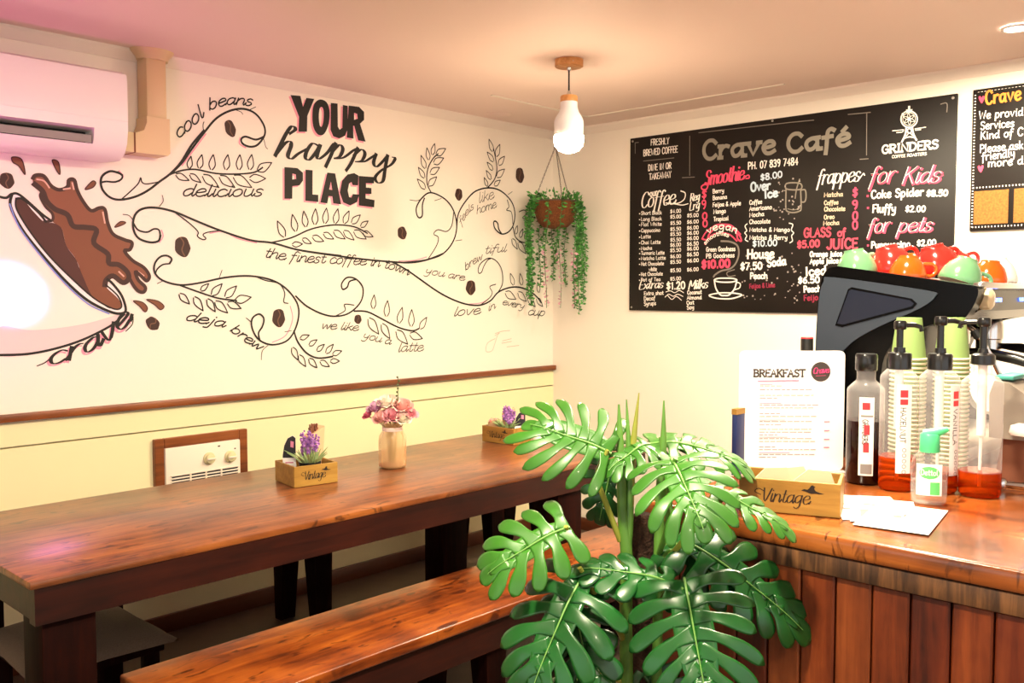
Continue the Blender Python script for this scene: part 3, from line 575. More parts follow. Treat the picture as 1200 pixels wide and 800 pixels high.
BOARD = [
('T', 'white', 5, '706,2200 823,2196', 'FRESHLY', 32, ''),
('T', 'white', 5, '658,2147 878,2146', 'BREWED COFFEE', 33, ''),
('T', 'white', 5, '691,2064 839,2064', 'DINE IN OR', 32, ''),
('T', 'white', 5, '698,2015 839,2017', 'TAKEAWAY', 32, ''),
('S', 'grey', 4, '658,2120 855,2118'),
('S', 'grey', 4, '951,2222 953,2017'),
('S', 'grey', 4, '908,2009 983,2006'),
('S', 'grey', 4, '1005,2233 1524,2223'),
('S', 'grey', 4, '602,2225 603,2167'),
('S', 'grey', 4, '602,2225 625,2225'),
('T', 'chalk', 20, '1029,2093 1440,2086', 'Crave', 92, 's'),
('T', 'chalk', 20, '1499,2079 1815,2084', 'Café', 85, 's'),
('T', 'white', 6, '1292,2018 1558,2017', 'PH. 07 839 7484', 34, ''),
('T', 'pink', 11, '1044,1959 1268,1970', 'Smoothie', 72, 'p'),
('S', 'pink', 8, '1057,1968 1026,1955 1031,1939 1058,1941 1070,1997'),
('S', 'pink', 6, '1259,1970 1292,1990 1299,1975 1280,1974'),
('T', 'pink', 8, '1027,1893 1056,1892', '$', 42, ''),
('T', 'pink', 8, '1026,1838 1055,1838', '9', 43, ''),
('T', 'pink', 8, '1031,1783 1062,1783', '0', 34, ''),
('T', 'pink', 8, '1034,1744 1064,1744', '0', 34, ''),
('T', 'white', 4, '1093,1913 1159,1914', 'Berry', 21, ''),
('T', 'white', 4, '1094,1879 1176,1881', 'Banana', 21, ''),
('T', 'white', 4, '1094,1844 1255,1843', 'Feijoa & Apple', 21, ''),
('T', 'white', 4, '1099,1808 1170,1809', 'Mango', 22, ''),
('T', 'white', 4, '1100,1770 1186,1771', 'Tropical', 21, ''),
('T', 'white', 4, '1303,1842 1372,1843', 'Coffee', 21, ''),
('T', 'white', 4, '1303,1811 1425,1813', 'Americano', 21, ''),
('T', 'white', 4, '1304,1780 1384,1782', 'Mocha', 21, ''),
('T', 'white', 4, '1304,1746 1418,1744', 'Chocolate', 21, ''),
('T', 'white', 4, '1305,1708 1521,1698', 'Matcha & Mango', 20, ''),
('T', 'white', 4, '1306,1668 1510,1660', 'Matcha & Berry', 21, ''),
('T', 'white', 4, '1058,1615 1227,1614', 'Green Goodness', 22, ''),
('T', 'white', 4, '1058,1581 1223,1582', 'PB Goodness', 22, ''),
('T', 'ice', 7, '1362,1957 1478,1965', '$8.00', 29, ''),
('T', 'ice', 10, '1309,1907 1416,1910', 'Over', 43, ''),
('T', 'ice', 10, '1384,1868 1456,1873', 'Ice', 39, ''),
('S', 'white', 5, '1292,1747 1280,1736 1290,1713 1279,1703 1290,1687 1282,1669 1298,1659'),
('S', 'white', 5, '1517,1739 1536,1731 1529,1706 1541,1691 1531,1677 1536,1653 1522,1644'),
('T', 'ice', 7, '1323,1632 1456,1633', '$10.00', 29, ''),
('T', 'white', 10, '1295,1573 1441,1573', 'House', 44, ''),
('T', 'white', 10, '1406,1530 1505,1539', 'Soda', 38, ''),
('T', 'white', 9, '1258,1517 1378,1519', '$7.50', 34, ''),
('T', 'white', 7, '1313,1471 1407,1472', 'Peach', 30, ''),
('T', 'dpink', 5, '1310,1423 1448,1430', 'Feijoa & Lime', 22, ''),
('T', 'white', 10, '641,1865 863,1874', 'Coffee', 82, 'p'),
('S', 'white', 6, '806,1883 872,1875 918,1892 927,1926 899,1940'),
('S', 'white', 5, '863,1874 909,1865 946,1870'),
('T', 'white', 6, '704,1923 753,1928', 'our', 36, ''),
('T', 'white', 7, '957,1881 1016,1887', 'Reg', 39, 'p'),
('T', 'white', 7, '954,1834 1016,1842', 'Lrg', 40, 'p'),
('T', 'white', 3.4, '646,1828 781,1824', 'Short Black', 19, ''),
('S', 'white', 6, '634,1835 638,1835'),
('T', 'white', 3.4, '646,1795 781,1792', 'Long Black', 19, ''),
('S', 'white', 6, '634,1803 638,1802'),
('T', 'white', 3.4, '646,1766 781,1763', 'Flat White', 19, ''),
('S', 'white', 6, '634,1773 638,1773'),
('T', 'white', 3.4, '647,1733 771,1731', 'Cappuccino', 19, ''),
('S', 'white', 6, '635,1740 639,1740'),
('T', 'white', 3.4, '647,1699 711,1699', 'Latte', 19, ''),
('S', 'white', 6, '635,1706 639,1706'),
('T', 'white', 3.4, '647,1667 775,1666', 'Chai Latte', 19, ''),
('S', 'white', 6, '635,1674 639,1674'),
('T', 'white', 3.4, '648,1635 720,1636', 'Mocha', 19, ''),
('S', 'white', 6, '636,1642 640,1642'),
('T', 'white', 3.4, '648,1609 801,1608', 'Turmeric Latte', 19, ''),
('S', 'white', 6, '636,1616 640,1616'),
('T', 'white', 3.4, '648,1580 809,1580', 'Matcha Latte', 19, ''),
('S', 'white', 6, '636,1587 640,1587'),
('T', 'white', 3.4, '649,1550 798,1550', 'Hot Chocolate', 19, ''),
('S', 'white', 6, '636,1557 640,1557'),
('T', 'white', 3.4, '649,1493 791,1495', 'Hot Chocolate', 19, ''),
('S', 'white', 6, '637,1500 641,1500'),
('T', 'white', 3.4, '649,1463 777,1465', 'Pot of Tea', 18, ''),
('S', 'white', 6, '637,1469 641,1469'),
('T', 'white', 4, '701,1518 752,1520', 'white', 21, ''),
('T', 'white', 3.6, '835,1826 902,1826', '$4.00', 19, ''),
('T', 'white', 3.6, '835,1798 903,1797', '$5.00', 18, ''),
('T', 'white', 3.6, '836,1764 903,1764', '$5.50', 18, ''),
('T', 'white', 3.6, '836,1732 903,1732', '$5.50', 18, ''),
('T', 'white', 3.6, '836,1705 904,1705', '$5.50', 18, ''),
('T', 'white', 3.6, '837,1675 904,1675', '$5.50', 18, ''),
('T', 'white', 3.6, '837,1647 904,1648', '$6.00', 19, ''),
('T', 'white', 3.6, '837,1618 905,1620', '$5.50', 19, ''),
('T', 'white', 3.6, '838,1586 905,1587', '$6.00', 18, ''),
('T', 'white', 3.6, '838,1556 906,1558', '$5.50', 18, ''),
('T', 'white', 3.6, '839,1511 906,1513', '$5.50', 18, ''),
('T', 'white', 3.6, '839,1466 907,1469', '$5.00', 18, ''),
('T', 'white', 3.6, '940,1799 1010,1798', '$5.00', 18, ''),
('T', 'white', 3.6, '940,1765 1011,1765', '$6.00', 18, ''),
('T', 'white', 3.6, '940,1734 1011,1734', '$6.00', 18, ''),
('T', 'white', 3.6, '941,1707 1012,1707', '$6.00', 18, ''),
('T', 'white', 3.6, '941,1679 1012,1679', '$6.00', 18, ''),
('T', 'white', 3.6, '941,1649 1012,1650', '$6.50', 19, ''),
('T', 'white', 3.6, '942,1624 1013,1625', '$6.00', 18, ''),
('T', 'white', 3.6, '942,1593 1013,1595', '$6.50', 19, ''),
('T', 'white', 3.6, '943,1561 1014,1563', '$6.00', 18, ''),
('T', 'white', 3.6, '943,1514 1014,1516', '$6.00', 18, ''),
('T', 'white', 8, '635,1420 792,1428', 'Extras', 43, 'p'),
('T', 'white', 9, '816,1419 933,1423', '$1.20', 37, ''),
('T', 'white', 8, '952,1419 1069,1427', 'Milks', 46, 'p'),
('T', 'white', 4, '670,1387 797,1391', 'Extra shot', 20, ''),
('T', 'white', 4, '670,1357 744,1362', 'Decaf', 21, ''),
('T', 'white', 4, '671,1329 749,1335', 'Syrups', 21, ''),
('T', 'white', 4, '947,1392 1034,1396', 'Coconut', 20, ''),
('T', 'white', 4, '945,1365 1034,1368', 'Almond', 19, ''),
('T', 'white', 4, '943,1338 989,1341', 'Oat', 19, ''),
('T', 'white', 4, '946,1312 990,1317', 'Soy', 20, ''),
('S', 'white', 4, '811,1405 840,1411 868,1401 896,1413 924,1401'),
('S', 'white', 4, '807,1377 830,1393 859,1382 887,1393 920,1381'),
('S', 'white', 4, '821,1389 850,1365 878,1381 911,1361'),
('S', 'pink', 8, '1032,1682 1061,1677 1074,1704 1109,1733 1144,1743 1195,1734 1230,1709 1239,1674 1260,1662 1251,1689 1228,1705'),
('S', 'pink', 7, '1032,1682 1056,1716 1109,1748 1152,1752 1204,1742 1255,1696'),
('S', 'pink', 7, '1048,1654 1074,1688 1109,1705 1153,1708 1196,1696 1235,1663'),
('T', 'white', 6, '1067,1706 1109,1723 1153,1726 1196,1716 1232,1701', 'vegan', 35, ''),
('T', 'white', 4, '1053,1650 1083,1676 1118,1692 1153,1695 1188,1684', 'smoothies', 21, ''),
('T', 'pink', 12, '1032,1529 1198,1533', '$10.00', 39, ''),
('S', 'grey', 9, '1145,1666 1197,1661 1238,1640 1247,1595 1230,1550 1199,1524 1147,1513 1112,1494 1104,1483'),
('S', 'grey', 5, '1224,1519 1182,1505 1191,1485 1229,1489'),
('C', 'white', 7, '1108,1467 1130,1475 1173,1476 1216,1474 1238,1466 1217,1457 1174,1455 1130,1458'),
('S', 'white', 8, '1108,1467 1118,1424 1144,1391 1170,1387 1196,1391 1226,1422 1238,1466'),
('S', 'white', 6, '1236,1455 1257,1447 1253,1426 1226,1417'),
('C', 'white', 7, '1078,1388 1131,1399 1175,1401 1234,1398 1267,1389 1218,1373 1171,1370 1114,1374'),
('S', 'chalk', 7, '1498,1904 1498,1817 1508,1796 1539,1789 1570,1795 1577,1812 1573,1898'),
('C', 'chalk', 7, '1502,1932 1501,1905 1572,1898 1570,1926'),
('S', 'chalk', 6, '1546,1857 1552,1900 1567,1947'),
('S', 'chalk', 7, '1575,1894 1596,1893 1601,1861 1595,1838 1577,1837'),
('S', 'chalk', 4, '1508,1809 1539,1802 1569,1807'),
('T', 'white', 8, '1653,1913 1858,1914', 'frappes', 71, 'p'),
('S', 'white', 5, '1851,1915 1871,1941 1878,1947 1882,1938'),
('T', 'dim', 4.5, '1691,1853 1782,1851', 'Matcha', 20, ''),
('T', 'dim', 4.5, '1692,1816 1761,1815', 'Coffee', 19, ''),
('T', 'dim', 4.5, '1693,1786 1794,1783', 'Chocolate', 20, ''),
('T', 'dim', 4.5, '1693,1748 1744,1749', 'Oreo', 20, ''),
('T', 'dim', 4.5, '1690,1720 1767,1720', 'Mocha', 20, ''),
('T', 'pink', 8, '1827,1845 1852,1845', '$', 38, ''),
('T', 'pink', 8, '1828,1788 1854,1789', '9', 38, ''),
('T', 'pink', 8, '1829,1738 1855,1738', '0', 38, ''),
('T', 'pink', 8, '1830,1695 1856,1696', '0', 38, ''),
('T', 'white', 8, '1958,2029 2202,2028', 'GRINDERS', 35, 's'),
('T', 'white', 2.6, '2004,2004 2154,2003', 'COFFEE ROASTERS', 12, ''),
('C', 'white', 6, '2110,2163 2106,2146 2093,2135 2076,2132 2058,2139 2045,2154 2040,2172 2044,2189 2057,2201 2074,2203 2092,2196 2105,2182'),
('C', 'white', 2.5, '2102,2164 2099,2151 2089,2142 2076,2140 2062,2146 2052,2157 2048,2171 2051,2185 2061,2193 2074,2195 2088,2190 2098,2179'),
('C', 'white', 3, '2081,2167 2080,2164 2078,2162 2075,2162 2072,2163 2070,2165 2069,2169 2070,2171 2072,2173 2075,2174 2078,2173 2080,2170'),
('S', 'white', 2.5, '2075,2168 2091,2165 2099,2155'),
('S', 'white', 2.5, '2075,2168 2087,2156 2099,2155'),
('S', 'white', 2.5, '2075,2168 2082,2153 2079,2141'),
('S', 'white', 2.5, '2075,2168 2072,2153 2079,2141'),
('S', 'white', 2.5, '2075,2168 2067,2156 2055,2155'),
('S', 'white', 2.5, '2075,2168 2061,2165 2055,2155'),
('S', 'white', 2.5, '2075,2168 2060,2171 2051,2181'),
('S', 'white', 2.5, '2075,2168 2063,2180 2051,2181'),
('S', 'white', 2.5, '2075,2168 2068,2183 2071,2194'),
('S', 'white', 2.5, '2075,2168 2078,2183 2071,2194'),
('S', 'white', 2.5, '2075,2168 2084,2180 2095,2181'),
('S', 'white', 2.5, '2075,2168 2090,2171 2095,2181'),
('S', 'white', 14, '2065,2204 2084,2203'),
('S', 'white', 9, '2074,2207 2074,2223'),
('S', 'white', 6, '2045,2196 2052,2188'),
('S', 'white', 8, '2064,2132 2060,2102 2046,2071'),
('S', 'white', 8, '2089,2131 2095,2101 2109,2072'),
('S', 'white', 6, '2052,2085 2077,2090 2102,2084'),
('C', 'white', 5, '2087,2115 2084,2109 2078,2107 2071,2111 2069,2118 2071,2124 2077,2126 2084,2122'),
('S', 'white', 4, '2065,2095 2078,2107 2093,2094'),
('S', 'white', 4, '2004,2125 2052,2124'),
('S', 'white', 4, '2022,2115 2047,2115 2052,2124'),
('S', 'white', 4, '2101,2122 2147,2124'),
('S', 'white', 4, '2103,2116 2126,2116'),
('S', 'grey', 4, '1799,2224 1903,2220'),
('S', 'grey', 4, '1886,2217 1889,2029'),
('S', 'grey', 4, '1859,2013 1897,2012'),
('S', 'grey', 4, '1523,2223 1633,2219'),
('S', 'grey', 4, '2207,2215 2232,2215 2233,2178'),
('T', 'pink', 14, '1903,1892 2021,1895', 'for', 76, 'p'),
('T', 'pink', 14, '2051,1881 2213,1879', 'Kids', 74, 'p'),
('T', 'pink', 14, '1901,1669 2003,1675', 'for', 66, 'p'),
('T', 'pink', 14, '2036,1670 2184,1667', 'pets', 64, 'p'),
('T', 'white', 3.5, '1898,1898 2016,1900', 'for', 76, 'p'),
('T', 'white', 3.5, '2046,1886 2208,1883', 'Kids', 74, 'p'),
('T', 'white', 3.5, '1896,1674 1998,1680', 'for', 66, 'p'),
('T', 'white', 3.5, '2031,1675 2179,1672', 'pets', 64, 'p'),
('S', 'pink', 5, '2194,1884 2212,1902 2225,1910'),
('T', 'white', 7, '1914,1831 2145,1828', 'Coke Spider', 35, ''),
('T', 'white', 7, '2157,1824 2245,1820', '$8.50', 25, ''),
('T', 'white', 7, '1922,1767 2027,1763', 'Fluffy', 35, ''),
('T', 'white', 6, '2068,1762 2154,1757', '$2.00', 25, ''),
('T', 'white', 6, '1920,1605 2093,1605', 'Puppuccino', 29, ''),
('T', 'white', 6, '2122,1609 2202,1610', '$2.00', 24, ''),
('S', 'pink', 9, '1896,1843 1900,1843'),
('S', 'pink', 9, '1899,1789 1902,1789'),
('S', 'pink', 9, '1902,1618 1906,1618'),
('T', 'dpk', 9, '1594,1668 1728,1667', 'GLASS', 41, ''),
('T', 'dpk', 8, '1761,1665 1800,1668', 'of', 34, ''),
('T', 'dpk', 9, '1561,1617 1674,1621', '$5.00', 32, ''),
('T', 'dpk', 10, '1709,1609 1857,1608', 'JUICE', 44, ''),
('T', 'white', 6, '1626,1574 1784,1573', 'Orange juice', 24, ''),
('T', 'white', 6, '1627,1540 1767,1541', 'Apple juice', 24, ''),
('T', 'white', 9, '1605,1483 1710,1489', 'Iced', 40, ''),
('T', 'white', 8, '1569,1447 1677,1450', '$6.50', 29, ''),
('T', 'white', 7, '1599,1404 1685,1408', 'Peach', 29, ''),
('T', 'dpink', 6, '1600,1364 1690,1369', 'Feijoa', 26, ''),
('S', 'dot', 6, '1331,1577 1334,1577'),
('S', 'dot', 4, '1414,1578 1417,1578'),
('S', 'dot', 4, '1390,1387 1394,1388'),
('S', 'dot', 6, '1328,1476 1331,1476'),
('S', 'dot', 6, '1516,1408 1520,1409'),
('S', 'dot', 8, '1327,1385 1330,1386'),
('S', 'dot', 4, '1525,1414 1528,1415'),
('S', 'dot', 8, '1307,1534 1310,1534'),
('S', 'dot', 6, '1575,1403 1578,1404'),
('S', 'dot', 8, '1281,1460 1284,1461'),
('S', 'dot', 4, '1383,1541 1386,1542'),
('S', 'dot', 8, '1411,1578 1415,1578'),
('S', 'dot', 6, '1533,1593 1536,1593'),
('S', 'dot', 8, '1448,1396 1451,1397'),
('S', 'dot', 6, '1317,1502 1321,1503'),
('S', 'dot', 6, '1398,1561 1401,1562'),
('S', 'dot', 4, '1342,1415 1345,1416'),
('S', 'dot', 6, '1267,1455 1270,1456'),
('S', 'dot', 8, '1429,1450 1432,1450'),
('S', 'dot', 4, '1370,1369 1374,1370'),
('S', 'dot', 8, '1274,1388 1278,1389'),
('S', 'dot', 6, '1466,1534 1469,1534'),
('S', 'dot', 8, '1401,1463 1405,1464'),
('S', 'dot', 4, '1443,1391 1447,1391'),
('S', 'dot', 6, '1535,1435 1539,1436'),
('S', 'dot', 4, '1511,1456 1514,1457'),
('S', 'dot', 6, '1294,1383 1298,1384'),
('S', 'dot', 8, '1407,1588 1410,1589'),
('S', 'dot', 6, '1280,1377 1284,1377'),
('S', 'dot', 4, '1502,1378 1505,1379'),
('S', 'dot', 4, '1361,1525 1365,1526'),
('S', 'dot', 8, '1513,1502 1516,1503'),
('S', 'dot', 8, '1481,1578 1484,1579'),
('S', 'dot', 4, '1317,1498 1320,1498'),
('S', 'dot', 4, '1338,1461 1341,1462'),
('S', 'dot', 4, '1363,1597 1367,1598'),
('S', 'dot', 6, '1407,1514 1410,1515'),
('S', 'dot', 6, '1586,1465 1589,1466'),
('S', 'dot', 4, '1580,1498 1583,1499'),
('S', 'dot', 8, '1288,1587 1291,1587'),
('S', 'dot', 4, '1309,1444 1313,1444'),
('S', 'dot', 8, '1458,1472 1461,1473'),
('S', 'dot', 4, '1339,1369 1342,1369'),
('S', 'dot', 6, '1532,1529 1535,1530'),
('S', 'dot', 4, '1472,1550 1475,1551'),
('S', 'dot', 4, '1334,1505 1337,1506'),
('S', 'dot', 8, '1460,1891 1463,1891'),
('S', 'dot', 6, '1570,1819 1573,1820'),
('S', 'dot', 6, '1454,1959 1457,1960'),
('S', 'dot', 4, '1463,1930 1466,1931'),
('S', 'dot', 6, '1492,1919 1495,1919'),
('S', 'dot', 8, '1433,1812 1436,1812'),
('S', 'dot', 8, '1443,1871 1446,1871'),
('S', 'dot', 8, '1532,1829 1535,1829'),
('S', 'dot', 6, '1430,1902 1433,1903'),
('S', 'dot', 4, '1460,1819 1463,1820'),
('S', 'dot', 8, '1480,1854 1483,1854'),
('S', 'dot', 4, '1476,1894 1479,1894'),
('S', 'dot', 6, '1532,1846 1535,1846'),
('S', 'dot', 6, '1480,1898 1483,1898'),
('S', 'dot', 8, '1437,1804 1440,1805'),
('S', 'dot', 8, '1532,1952 1535,1952'),
('S', 'dot', 8, '1446,1804 1449,1805'),
('S', 'dot', 8, '1565,1813 1568,1813'),
('S', 'dot', 8, '1528,1866 1532,1866'),
('S', 'dot', 4, '1490,1898 1493,1898'),
('S', 'dot', 8, '1458,1939 1461,1939'),
('S', 'dot', 6, '1566,1937 1569,1938'),
('S', 'dot', 4, '1573,1796 1576,1797'),
('S', 'dot', 8, '1478,1796 1482,1796'),
('S', 'dot', 8, '1559,1805 1562,1805'),
('S', 'dot', 8, '1514,1847 1517,1848'),
('S', 'dot', 6, '1536,1805 1539,1805'),
('S', 'dot', 6, '1537,1840 1540,1841'),
('S', 'dot', 4, '1468,1769 1471,1769'),
('S', 'dot', 4, '1496,1822 1499,1822'),
('S', 'dot', 6, '1468,1803 1471,1804'),
('S', 'dot', 6, '1485,1759 1488,1759'),
('S', 'dot', 6, '1488,1808 1491,1808'),
('S', 'dot', 8, '1469,1847 1472,1847'),
('S', 'dot', 6, '1562,1815 1565,1816'),
('S', 'dot', 6, '1512,1784 1515,1784'),
('S', 'dot', 4, '1466,1769 1469,1770'),
('S', 'dot', 6, '1542,1760 1545,1760'),
('S', 'dot', 4, '1557,1386 1560,1387'),
('S', 'dot', 8, '1553,1505 1556,1506'),
('S', 'dot', 6, '1543,1443 1546,1444'),
('S', 'dot', 4, '1550,1352 1553,1353'),
('S', 'dot', 6, '1568,1535 1571,1535'),
('S', 'dot', 8, '1541,1516 1544,1516'),
('S', 'dot', 8, '1565,1437 1568,1438'),
('S', 'dot', 6, '1549,1376 1552,1377'),
('S', 'dot', 8, '1546,1503 1549,1503'),
('S', 'dot', 6, '1536,1527 1539,1527'),
('S', 'dot', 8, '1563,1365 1566,1366'),
('S', 'dot', 6, '1552,1373 1555,1374'),
]
NOTICE = [
('T', 'orange', 9, '2386,2189 2521,2191', 'Crave', 53, ''),
('T', 'white', 4.5, '2362,2131 2530,2125', 'We provid', 32, ''),
('T', 'white', 4.5, '2370,2086 2498,2084', 'Services', 32, ''),
('T', 'white', 4.5, '2371,2045 2532,2044', 'Kind of C', 32, ''),
('T', 'white', 4.5, '2370,1991 2534,1990', 'Please ask', 32, ''),
('T', 'white', 4.5, '2379,1957 2505,1962', 'friendly', 32, ''),
('T', 'white', 4.5, '2403,1928 2536,1928', 'more d', 32, ''),
('F', 'pink', 1, '2370,2219 2376,2226 2383,2219 2372,2196 2362,2211 2359,2223 2365,2227'),
('F', 'pink', 1, '2374,1931 2380,1938 2386,1931 2376,1908 2365,1922 2363,1934 2369,1938'),
]
# ------------------------------------------------------------------ materials used
plain('wall_paint', 'f4ece0', .55, bump=.04, scale=60); plain('panel_paint', 'f3e9bc', .4, bump=.03, scale=60)
plain('ceiling_paint', 'ecd6ce', .7); plain('trim_paint', 'efe4da', .5)
plain('floor_vinyl', '503f34', .5, var=.18, scale=7, bump=.05)
plain('skirting', '5a2c16', .35); plain('white_plastic', 'f1ebe8', .3); plain('grey_plastic', '8d8783', .4); plain('slot_black', '0a090a', .6)
plain('beige_plastic', 'd3b78f', .38); plain('black_plastic', '121213', .28, coat=.3); plain('black_rubber', '18181a', .5)
plain('white_ceramic', 'e9e7ea', .35); plain('chrome', 'd8d6d4', .16, metal=1); plain('steel', 'a8a4a0', .3, metal=1)
plain('black_cord', '1a1412', .5); emit('bulb_glow', 'ffe2b8', BULB); emit('downlight_glow', 'ffe9cf', 18); emit('button_blue', '6a8cff', 2.5)
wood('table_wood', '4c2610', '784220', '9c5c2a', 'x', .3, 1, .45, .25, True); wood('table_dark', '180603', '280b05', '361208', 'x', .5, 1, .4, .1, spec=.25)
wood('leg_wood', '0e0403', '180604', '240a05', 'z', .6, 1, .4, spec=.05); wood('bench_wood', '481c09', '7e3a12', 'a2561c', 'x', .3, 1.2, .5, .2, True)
wood('counter_wood', '52280f', '8a481c', 'aa622a', 'y', .22, 1, .55, .35, True); wood('edge_wood', '4a2413', '7c4322', '9a5a30', 'y', .3, 2, .5, .2)
for i, (a, b, c) in enumerate((('381408', '6e2f13', '94481f'), ('32110a', '622611', '7e3a1a'), ('42190b', '7a3a19', 'a05428'))): wood('board_wood_%d' % i, a, b, c, 'z', .38, .9, .5)
wood('saw_wood', '1c110a', '4c301b', '80542f', 'z', .6, 1.6, .35); wood('rail_wood', '5a2c12', '7e421c', '925226', 'x', .4, 1, .3)
wood('box_wood', '866224', '9c742f', 'ac843a', 'x', .5, 1.5, .3); wood('lamp_wood', 'b8763c', 'cf8f50', 'dca468', 'x', .45, 2, .3)
plain('print_black', '1c120c', .6)
plain('chalkboard', '140e0c', .5, spec=.3, var=.25, scale=3); plain('chalkboard_edge', '0f0b0a', .5)
for n, c in dict(white='f3ece4', chalk='857f74', grey='7d766e', pink='e8486a', dpink='8e2440', dpk='d24a60', ice='c3d3e2', dim='d0bfa8', dot='a39a94', orange='e88a34').items(): plain('ink_'+n, c, .8)
for n, c in dict(black='0d0807', coffee='7a4830', coffee2='84503a', dark='4a2420', brownline='3c201c', shine='d9aea0', blueline='7f93d8', cupshade='e2cfcf', faint='d9b0a0', bean='3a2018', crease='6e4c3a').items(): plain('paint_'+n, c, .6)
plain('paint_white', 'f6efee', .5); plain('paint_pink', 'ee9db4', .6)
plain('cork', '8a5c22', .8, var=.25, scale=120); plain('heater_enamel', 'efe2d2', .35); plain('knob_cream', 'd8cda0', .4); plain('grille_dark', '2a2a33', .5)
plain('coir', '7a4420', .95, bump=1, scale=150, var=.4); plain('coir_pole', '3d2417', .95, bump=1, scale=120, var=.4)
plain('wire', '6a5a50', .5, metal=.6)
for n, c in (('vine_a', '3f8a34'), ('vine_b', '57a244'), ('vine_c', '2f6e2c'), ('vine_d', 'cf9aa8')): plain(n, c, .5)
plain('leaf_lit', '2f661a', .36, var=.25, scale=9, coat=.12); plain('leaf_shaded', '14501c', .3, var=.3, scale=9, coat=.12); plain('stalk_green', '5a8a36', .4, var=.15, scale=20); plain('stalk_yellow', '8f9438', .4); plain('midrib', '6a9a48', .45)  # upper leaves lighter, lower darker: light and shade put into the two greens
plain('pot_grey', '55504c', .6)
plain('clear_plastic', 'f2eef0', .12); edge_alpha('clear_plastic', .13, .5); plain('jar_glass', 'e2b47c', .12, coat=.3); M['jar_glass'].node_tree.nodes['Principled BSDF'].inputs['Alpha'].default_value = .45; plain('gel_clear', 'eaf2ee', .1); edge_alpha('gel_clear', .07, .5)
liquid('syrup_amber', 'd04a0c'); plain('syrup_dark', '1c0705', .1); plain('tube_white', 'f2eee8', .4)
plain('label_white', 'f6f2f0', .5); plain('label_red', 'd8323a', .5); plain('label_grey', '8a8684', .5); plain('label_green', '5fc46a', .5); plain('cap_green', '4fd28a', .35)
plain('paper_cup', '8fae66', .6); plain('cup_rim', 'e4e0c0', .6)
plain('cup_green', '64946c', .18, coat=.4); plain('cup_red', 'd3261f', .15, coat=.5); plain('cup_orange', 'cc500c', .15, coat=.5); plain('cup_white', 'f4ece8', .2, coat=.3); plain('cup_lip', 'f0dcc8', .3); plain('cup_cream', 'eed8b0', .25)
plain('machine_black', '040405', .2, spec=.14); plain('machine_grey', '363d48', .35, spec=.3); plain('machine_window', '121b2e', .1, coat=.4)
plain('paper_white', 'f8f4f2', .6); plain('ink_dark', '3a3230', .7); plain('ink_soft', '84797a', .7); plain('ink_rose', 'd83c78', .7); plain('ink_pale', 'd27f9e', .7); plain('logo_dark', '3c3230', .6)
plain('kraft', 'd8b58c', .7); plain('napkin', 'e6cfae', .7); plain('lavender', 'b07ac0', .7); plain('lavender_deep', '8e5aa8', .7); plain('sage', '9ab078', .6); plain('pot_black', '16181c', .45); plain('card_dark', '22242c', .4)
for n, c in (('rose_pink', 'e8a0ac'), ('rose_deep', 'd0607c'), ('rose_white', 'f4ead8'), ('rose_blush', 'eeb8b0'), ('rose_mauve', 'd8a4c4'), ('stem_green', '4c5c34')): plain(n, c, .6)
plain('ribbon_white', 'f0d8d0', .6); plain('cushion_cloth', '6a5a4c', .9, bump=.3, scale=300, var=.15); plain('device_grey', '8c8278', .45); plain('teal', '4aa89c', .5); plain('shadow_black', '060505', .6); plain('dried_brown', '7a4a34', .8); plain('blue_cover', '1c2a5c', .4); plain('pane', 'dfe8f0', .1)

# ------------------------------------------------------------------ the room
H = 2.355; XL, YB = -6.2, -5.6
struct('floor', MB().box(XL, .1, YB, .1, -.05, 0), 'floor_vinyl'); struct('ceiling', MB().box(XL, .1, YB, .1, H, H+.05), 'ceiling_paint')
m = MB().box(XL, .1, .006, .1, .93, H).box(XL, .1, .03, .1, 0, .93); m.mi = 1
m.box(XL, 0, 0, .03, 0, .838).box(XL, 0, 0, .03, .8445, .93)
struct('wall_left', m, ['wall_paint', 'panel_paint'])
struct('wall_right', MB().box(0, .1, YB, .006, 0, H), 'wall_paint')
def wall_with_hole(name, fn, a0, a1, h0, h1, z0, z1):
    m = MB()
    for u0, u1, b0, b1 in ((a0, h0, 0, H), (h1, a1, 0, H), (h0, h1, 0, z0), (h0, h1, z1, H)): m.box(*fn(u0, u1), b0, b1)
    struct(name, m, 'wall_paint')
wall_with_hole('wall_front', lambda a, b: (XL-.1, XL, a, b), YB, .1, -4.7, -1.4, .7, 2.2)
wall_with_hole('wall_back', lambda a, b: (a, b, YB-.1, YB), XL-.1, .1, -5.4, -1.8, .7, 2.2)
for n, fn, a, b in (('window_1', lambda u0, u1, d0, d1: (XL-.07+d0, XL-.07+d1, u0, u1), -4.7, -1.4), ('window_2', lambda u0, u1, d0, d1: (u0, u1, YB-.07+d0, YB-.07+d1), -5.4, -1.8)):
    m = MB()
    for u0, u1, z0, z1 in ((a, a+.06, .7, 2.2), (b-.06, b, .7, 2.2), (a, b, .7, .76), (a, b, 2.14, 2.2), ((a+b)/2-.03, (a+b)/2+.03, .7, 2.2)): m.box(*fn(u0, u1, 0, .05), z0, z1)
    w_ = struct(n, m, 'trim_paint')
crown = [(0, H), (0, 2.312), (.006, 2.312), (.010, 2.318), (.028, 2.338), (.034, 2.346), (.034, H)]
struct('trim_1', MB().prism(crown, lambda u, v, d: (d, .006-u, v), XL, 0), 'trim_paint'); struct('trim_2', MB().prism(crown, lambda u, v, d: (-u, d, v), YB, .006), 'trim_paint')
struct('trim_3', MB().rbox(XL, -.001, -.026, .006, .936, .964, .005), 'rail_wood', 30)
struct('baseboard_left', MB().rbox(XL, -.001, -.016, .006, 0, .074, .004), 'skirting', 30); struct('baseboard_right', MB().rbox(-.016, 0, YB, -.017, 0, .074, .004), 'skirting', 30)
